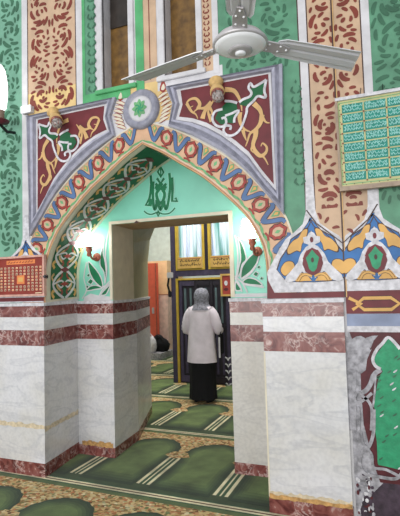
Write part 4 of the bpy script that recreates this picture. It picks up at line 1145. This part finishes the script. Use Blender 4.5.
# -------------------------------------------------------------- lit sconces
def sconce(px, py, h, w, bx, by, label):
    a = P(px, py, YB-.13); t = empty('wall_sconce', (a.x, YB, a.z-.1)); tag(t, label, 'lamp', 'lit sconces in the arch recess')
    bm = bmesh.new(); lathe(bm, [(w*.42, -h/2), (w*.5, -h/2+.01), (w*.46, 0), (w*.38, h/2-.01), (w*.34, h/2)], (a.x, YB-.13, a.z), (0, 0, 1), 24); link('glass_shade', bm, ['lampglow'], t, True)
    zb = a.z-h/2
    bm = bmesh.new(); lathe(bm, [(.012, -.10), (.026, -.085), (.018, -.06), (.034, -.035), (.026, -.015), (.05, -.001)], (a.x+bx, YB-.12, zb), (0, 0, 1), 16); link('lamp_cup', bm, ['rednut'], t)
    bm = bmesh.new(); tube(bm, cat([(a.x+bx, YB-.12, zb-.06), (a.x+bx+.01, YB-.08, zb-.12), (a.x+bx+.015, YB-.012, zb-.10)], False, 4), .011); link('arm', bm, ['rednut'], t, True)
    bm = bmesh.new(); lathe(bm, [(.042, 0), (.042, .008), (.02, .014)], (a.x+bx+.015, YB-.0095, zb-.10), (0, -1, 0), 18); link('back_plate', bm, ['rednut'], t)
sconce(248, 229, .17, .125, .03, 0, 'lit white glass sconce on the mint recess wall right of the doorway')
sconce(84, 240, .13, .17, .05, 0, 'lit white glass sconce on the mint recess wall left of the doorway')

# lamp at the left edge
a = P(-1.5, 88, 3.10); t = empty('globe_lamp', (a.x, YA-.02, a.z-.3)); tag(t, 'tall white lit glass lamp with grey brown base at the left edge', 'lamp')
hh = .21
bm = bmesh.new(); lathe(bm, [(.04, -hh), (.066, -hh+.03), (.078, -hh*.3), (.078, hh*.1), (.066, hh*.55), (.055, hh*.8), (.03, hh), (.005, hh+.01)], (a.x, 3.10, a.z), (0, 0, 1), 28); link('glass_shade', bm, ['lampglow2'], t, True)
bm = bmesh.new(); lathe(bm, [(.03, -.075), (.05, -.07), (.048, 0), (.055, .003)], (a.x, 3.10, a.z-hh-.005), (0, 0, 1), 24); link('lamp_base', bm, ['woodf'], t)
bm = bmesh.new(); lathe(bm, [(.03, -.03), (.088, -.012), (.092, 0), (.03, .008)], (a.x, 3.10, a.z-hh-.09), (0, 0, 1), 24); link('drip_tray', bm, ['dmaroon'], t)
bm = bmesh.new(); tube(bm, [(a.x, 3.10, a.z-hh-.11), (a.x, 3.2, a.z-hh-.16), (a.x, YA-.006, a.z-hh-.14)], .014); link('arm', bm, ['knobm'], t, True)
# small junction box
x0, z0_ = XZ(25, 116, YA); x1, z1_ = XZ(35, 106.5, YA)
t = empty('junction_box', ((x0+x1)/2, YA-.03, z0_)); tag(t, 'small white square junction box at the top left corner of the left spandrel', 'box')
boxobj('box_lid', (x0, YA-.06, z0_), (x1, YA-.045, z1_), 'fanwhite', t, .004); boxobj('box_case', (x0+.004, YA-.045, z0_+.004), (x1-.004, YA-.006, z1_-.004), 'white', t, .002)

# ------------------------------------------------- framed calligraphy board
xi, zi = XZ(338, 96, 3.16); xj, zj = XZ(342, 190, 3.24)
BL = Vector((xi-.022, 3.235, zj-.012)); hgt = (zi-zj); wd = .78; lean = .05
def fI(u, v, l): return Vector((BL.x+u, BL.y-lean*v/hgt-l, BL.z+v))
ib = empty('calligraphy_board', (BL.x+wd/2, BL.y, BL.z)); tag(ib, 'framed board of teal cells with white calligraphy leaning out from the right pier', 'picture')
bm = bmesh.new()
def tilt_box(bm, u0, u1, v0, v1, l0, l1, mi=0):
    vs = [bm.verts.new(fI(u, v, l)) for l in (l0, l1) for u, v in ((u0, v0), (u1, v0), (u1, v1), (u0, v1))]
    for q in ((0, 1, 2, 3), (4, 5, 6, 7), (0, 1, 5, 4), (1, 2, 6, 5), (2, 3, 7, 6), (3, 0, 4, 7)): bm.faces.new([vs[i] for i in q]).material_index = mi
    
fw = .014
tilt_box(bm, 0, wd, 0, .03, -.02, .025, 0); tilt_box(bm, 0, wd, hgt-.02, hgt, -.02, .025, 1); tilt_box(bm, 0, fw, .03, hgt-.02, -.02, .025, 0); tilt_box(bm, wd-fw, wd, .03, hgt-.02, -.02, .025, 0)
bmesh.ops.recalc_face_normals(bm, faces=bm.faces); link('board_frame', bm, ['woodf', 'oldwhite'], ib)
bm = bmesh.new(); tilt_box(bm, fw, wd-fw, .03, hgt-.02, -.015, .008); bmesh.ops.recalc_face_normals(bm, faces=bm.faces); link('backing_panel', bm, ['yframe'], ib)
iw = Paint(lambda u, v, l: fI(u, v, .008+l)); r = random.Random(11)
cw_, chh = .118, .0735; mu, mv = fw+.022, .03+.030
nv_ = int((hgt-.05-.05)/chh); nu_ = 5
iw.grid(mu-.006, wd-mu+.006, mv-.006, hgt-.045, 'yframe', .001)
iw.stroke([(mu-.014, mv-.014), (wd-mu+.014, mv-.014), (wd-mu+.014, hgt-.034), (mu-.014, hgt-.034)], .006, 'lgreen', .002, smooth=False, closed=True)
cwu = (wd-2*mu)/nu_; chv = (hgt-.045-mv)/8.0
for i in range(nu_):
    for j in range(8):
        u = mu+i*cwu; v = mv+j*chv
        iw.poly([(u+.005, v+.0045), (u+cwu-.005, v+.0045), (u+cwu-.005, v+chv-.0045), (u+.005, v+chv-.0045)], 'teal', .0025)
        for row in (0, 1):
            x = u+.012
            while x < u+cwu-.018:
                w = r.uniform(.010, .022); zz0 = v+chv*(.36+.34*row)
                iw.stroke([(x, zz0+r.uniform(0, .012)), (x+w*.45, zz0-.008), (x+w, zz0+r.uniform(-.006, .014))], .0046, 'script', .0045, n=2)
                if r.random() < .45: iw.stroke([(x+w*.6, zz0-.006), (x+w*.55, zz0+.02)], .0036, 'script', .0045, smooth=False)
                x += w+.003
        if (i+j) % 1 == 0: iw.ell((u, v), .006, .006, 'tandash', .0035, 8)
for k in range(14):
    iw.ell((fw+.012, .06+k*(hgt-.1)/13), .0035, .0035, 'tandash', .002, 6); iw.ell((fw+.03+k*.052, .03+.012), .0035, .0035, 'tandash', .002, 6)
iw.done('calligraphy_cells', ib)
for u in (.16, .3):
    bm = bmesh.new(); tube(bm, [fI(u, hgt-.005, 0), Vector((BL.x+u+.005, YA-.012, BL.z+hgt+.09))], .003, 6); link('hanging_wire', bm, ['knobm'], ib, True)

# -------------------------------------------------- framed calendar board
x0, z0_ = XZ(-3, 297, 3.255); x1, z1_ = XZ(44.5, 254.5, 3.255)
cb = empty('framed_chart', ((x0+x1)/2, YA-.02, z0_)); tag(cb, 'red brown framed chart of small printed squares above the left marble pier', 'picture')
yF = 3.262
boxobj('chart_board', (x0+.01, yF, z0_+.01), (x1-.01, YA-.022, z1_-.01), 'brownp', cb)
bm = bmesh.new(); w = .018
for a_, b_ in (((x0, z0_), (x0+w, z1_)), ((x1-w, z0_), (x1, z1_)), ((x0+w, z0_), (x1-w, z0_+w)), ((x0+w, z1_-w), (x1-w, z1_))): box(bm, (a_[0], yF-.016, a_[1]), (b_[0], YA-.022, b_[1]))
link('chart_frame', bm, ['pinkf'], cb)
cc = Paint(lambda u, v, l: Vector((x0+u, yF-l, z0_+v))); cwid, chei = x1-x0, z1_-z0_
cc.poly([(cwid*.20, chei*.80), (cwid*.80, chei*.80), (cwid*.80, chei*.90), (cwid*.20, chei*.90)], 'orangep', .002)
r = random.Random(2)
for k in range(9): cc.stroke([(cwid*(.23+.06*k), chei*(.83+.02*r.random())), (cwid*(.25+.06*k), chei*.84), (cwid*(.27+.06*k), chei*(.86+.02*r.random()))], .006, 'brownp', .0035)
for i in range(11):
    for j in range(8):
        u = cwid*(.09+.082*i); v = chei*(.16+.078*j)
        if 4 <= i <= 6 and 2 <= j <= 4: continue
        cc.poly([(u-.011, v-.008), (u+.011, v-.008), (u+.011, v+.009), (u-.011, v+.009)], 'cell', .002)
        cc.poly([(u-.007, v-.005), (u+.008, v-.005), (u+.008, v+.004), (u-.007, v+.004)], 'orangep' if r.random() < .4 else 'maroon', .003)
cc.poly([(cwid*.42, chei*.31), (cwid*.58, chei*.31), (cwid*.58, chei*.52), (cwid*.42, chei*.52)], 'orangep', .002)
cc.poly([(cwid*.45, chei*.36), (cwid*.55, chei*.36), (cwid*.55, chei*.47), (cwid*.45, chei*.47)], 'gold', .003)
cc.stroke([(cwid*.80, chei*.075), (cwid*.93, chei*.08)], .008, 'cell', .002)
cc.done('printed_squares', cb)
# rust red strip between two white ledges under the chart
sr = Paint(fA); sr.grid(-4.2, -2.79, 1.505, 1.515, 'oldwhite', .011); sr.grid(-4.2, -2.79, 1.515, 1.55, 'maroon', .0095); sr.grid(-4.2, -2.775, 1.55, 1.572, 'oldwhite', .012); sr.done('painted_foot_band', wall_front)
# small dark hook by the chart
q = P(46.5, 276.5, 3.27); t = empty('wall_hook', (q.x, YA-.02, q.z)); tag(t, 'tiny dark metal knob on the pier edge right of the red brown chart', 'hook')
bm = bmesh.new(); lathe(bm, [(.012, 0), (.014, .008), (.006, .014), (.010, .022), (.017, .032), (.010, .044)], (q.x-.02, YA-.013, q.z), (.35, -1, 0), 14); link('knob', bm, ['knobm'], t)
bm = bmesh.new(); lathe(bm, [(.02, 0), (.02, .004), (.01, .006)], (q.x-.02, YA-.007, q.z), (0, -1, 0), 14); link('back_plate', bm, ['knobm'], t)

# ------------------------------------------------------------------ lights
w = bpy.data.worlds.new('daylight'); SC.world = w; w.use_nodes = True
bg = w.node_tree.nodes['Background']; bg.inputs['Color'].default_value = (.94, .97, 1.0, 1); bg.inputs['Strength'].default_value = .84
def area(name, loc, rot, size, power, col=(1, 1, 1), sy=None):
    l = bpy.data.lights.new(name, 'AREA'); l.energy = power; l.color = col; l.size = size
    if sy: l.shape = 'RECTANGLE'; l.size_y = sy
    o = bpy.data.objects.new(name, l); COL.objects.link(o); o.location = loc; o.rotation_euler = rot; return o
area('far_room_light', (-2.2, 7.0-.9, FZ-.1), (0, 0, 0), 1.6, 130, (1, .97, .92))
area('far_room_light_back', (-4.6, 9.2, FZ-.1), (0, 0, 0), 1.6, 110, (1, .95, .88))
area('front_fill_light', (-1.8, -4.5, 2.3), (math.radians(90), 0, 0), 6, 420, (1, .99, .97), 3.6)  # added fill behind the camera, brightens the wall, marble and blade undersides
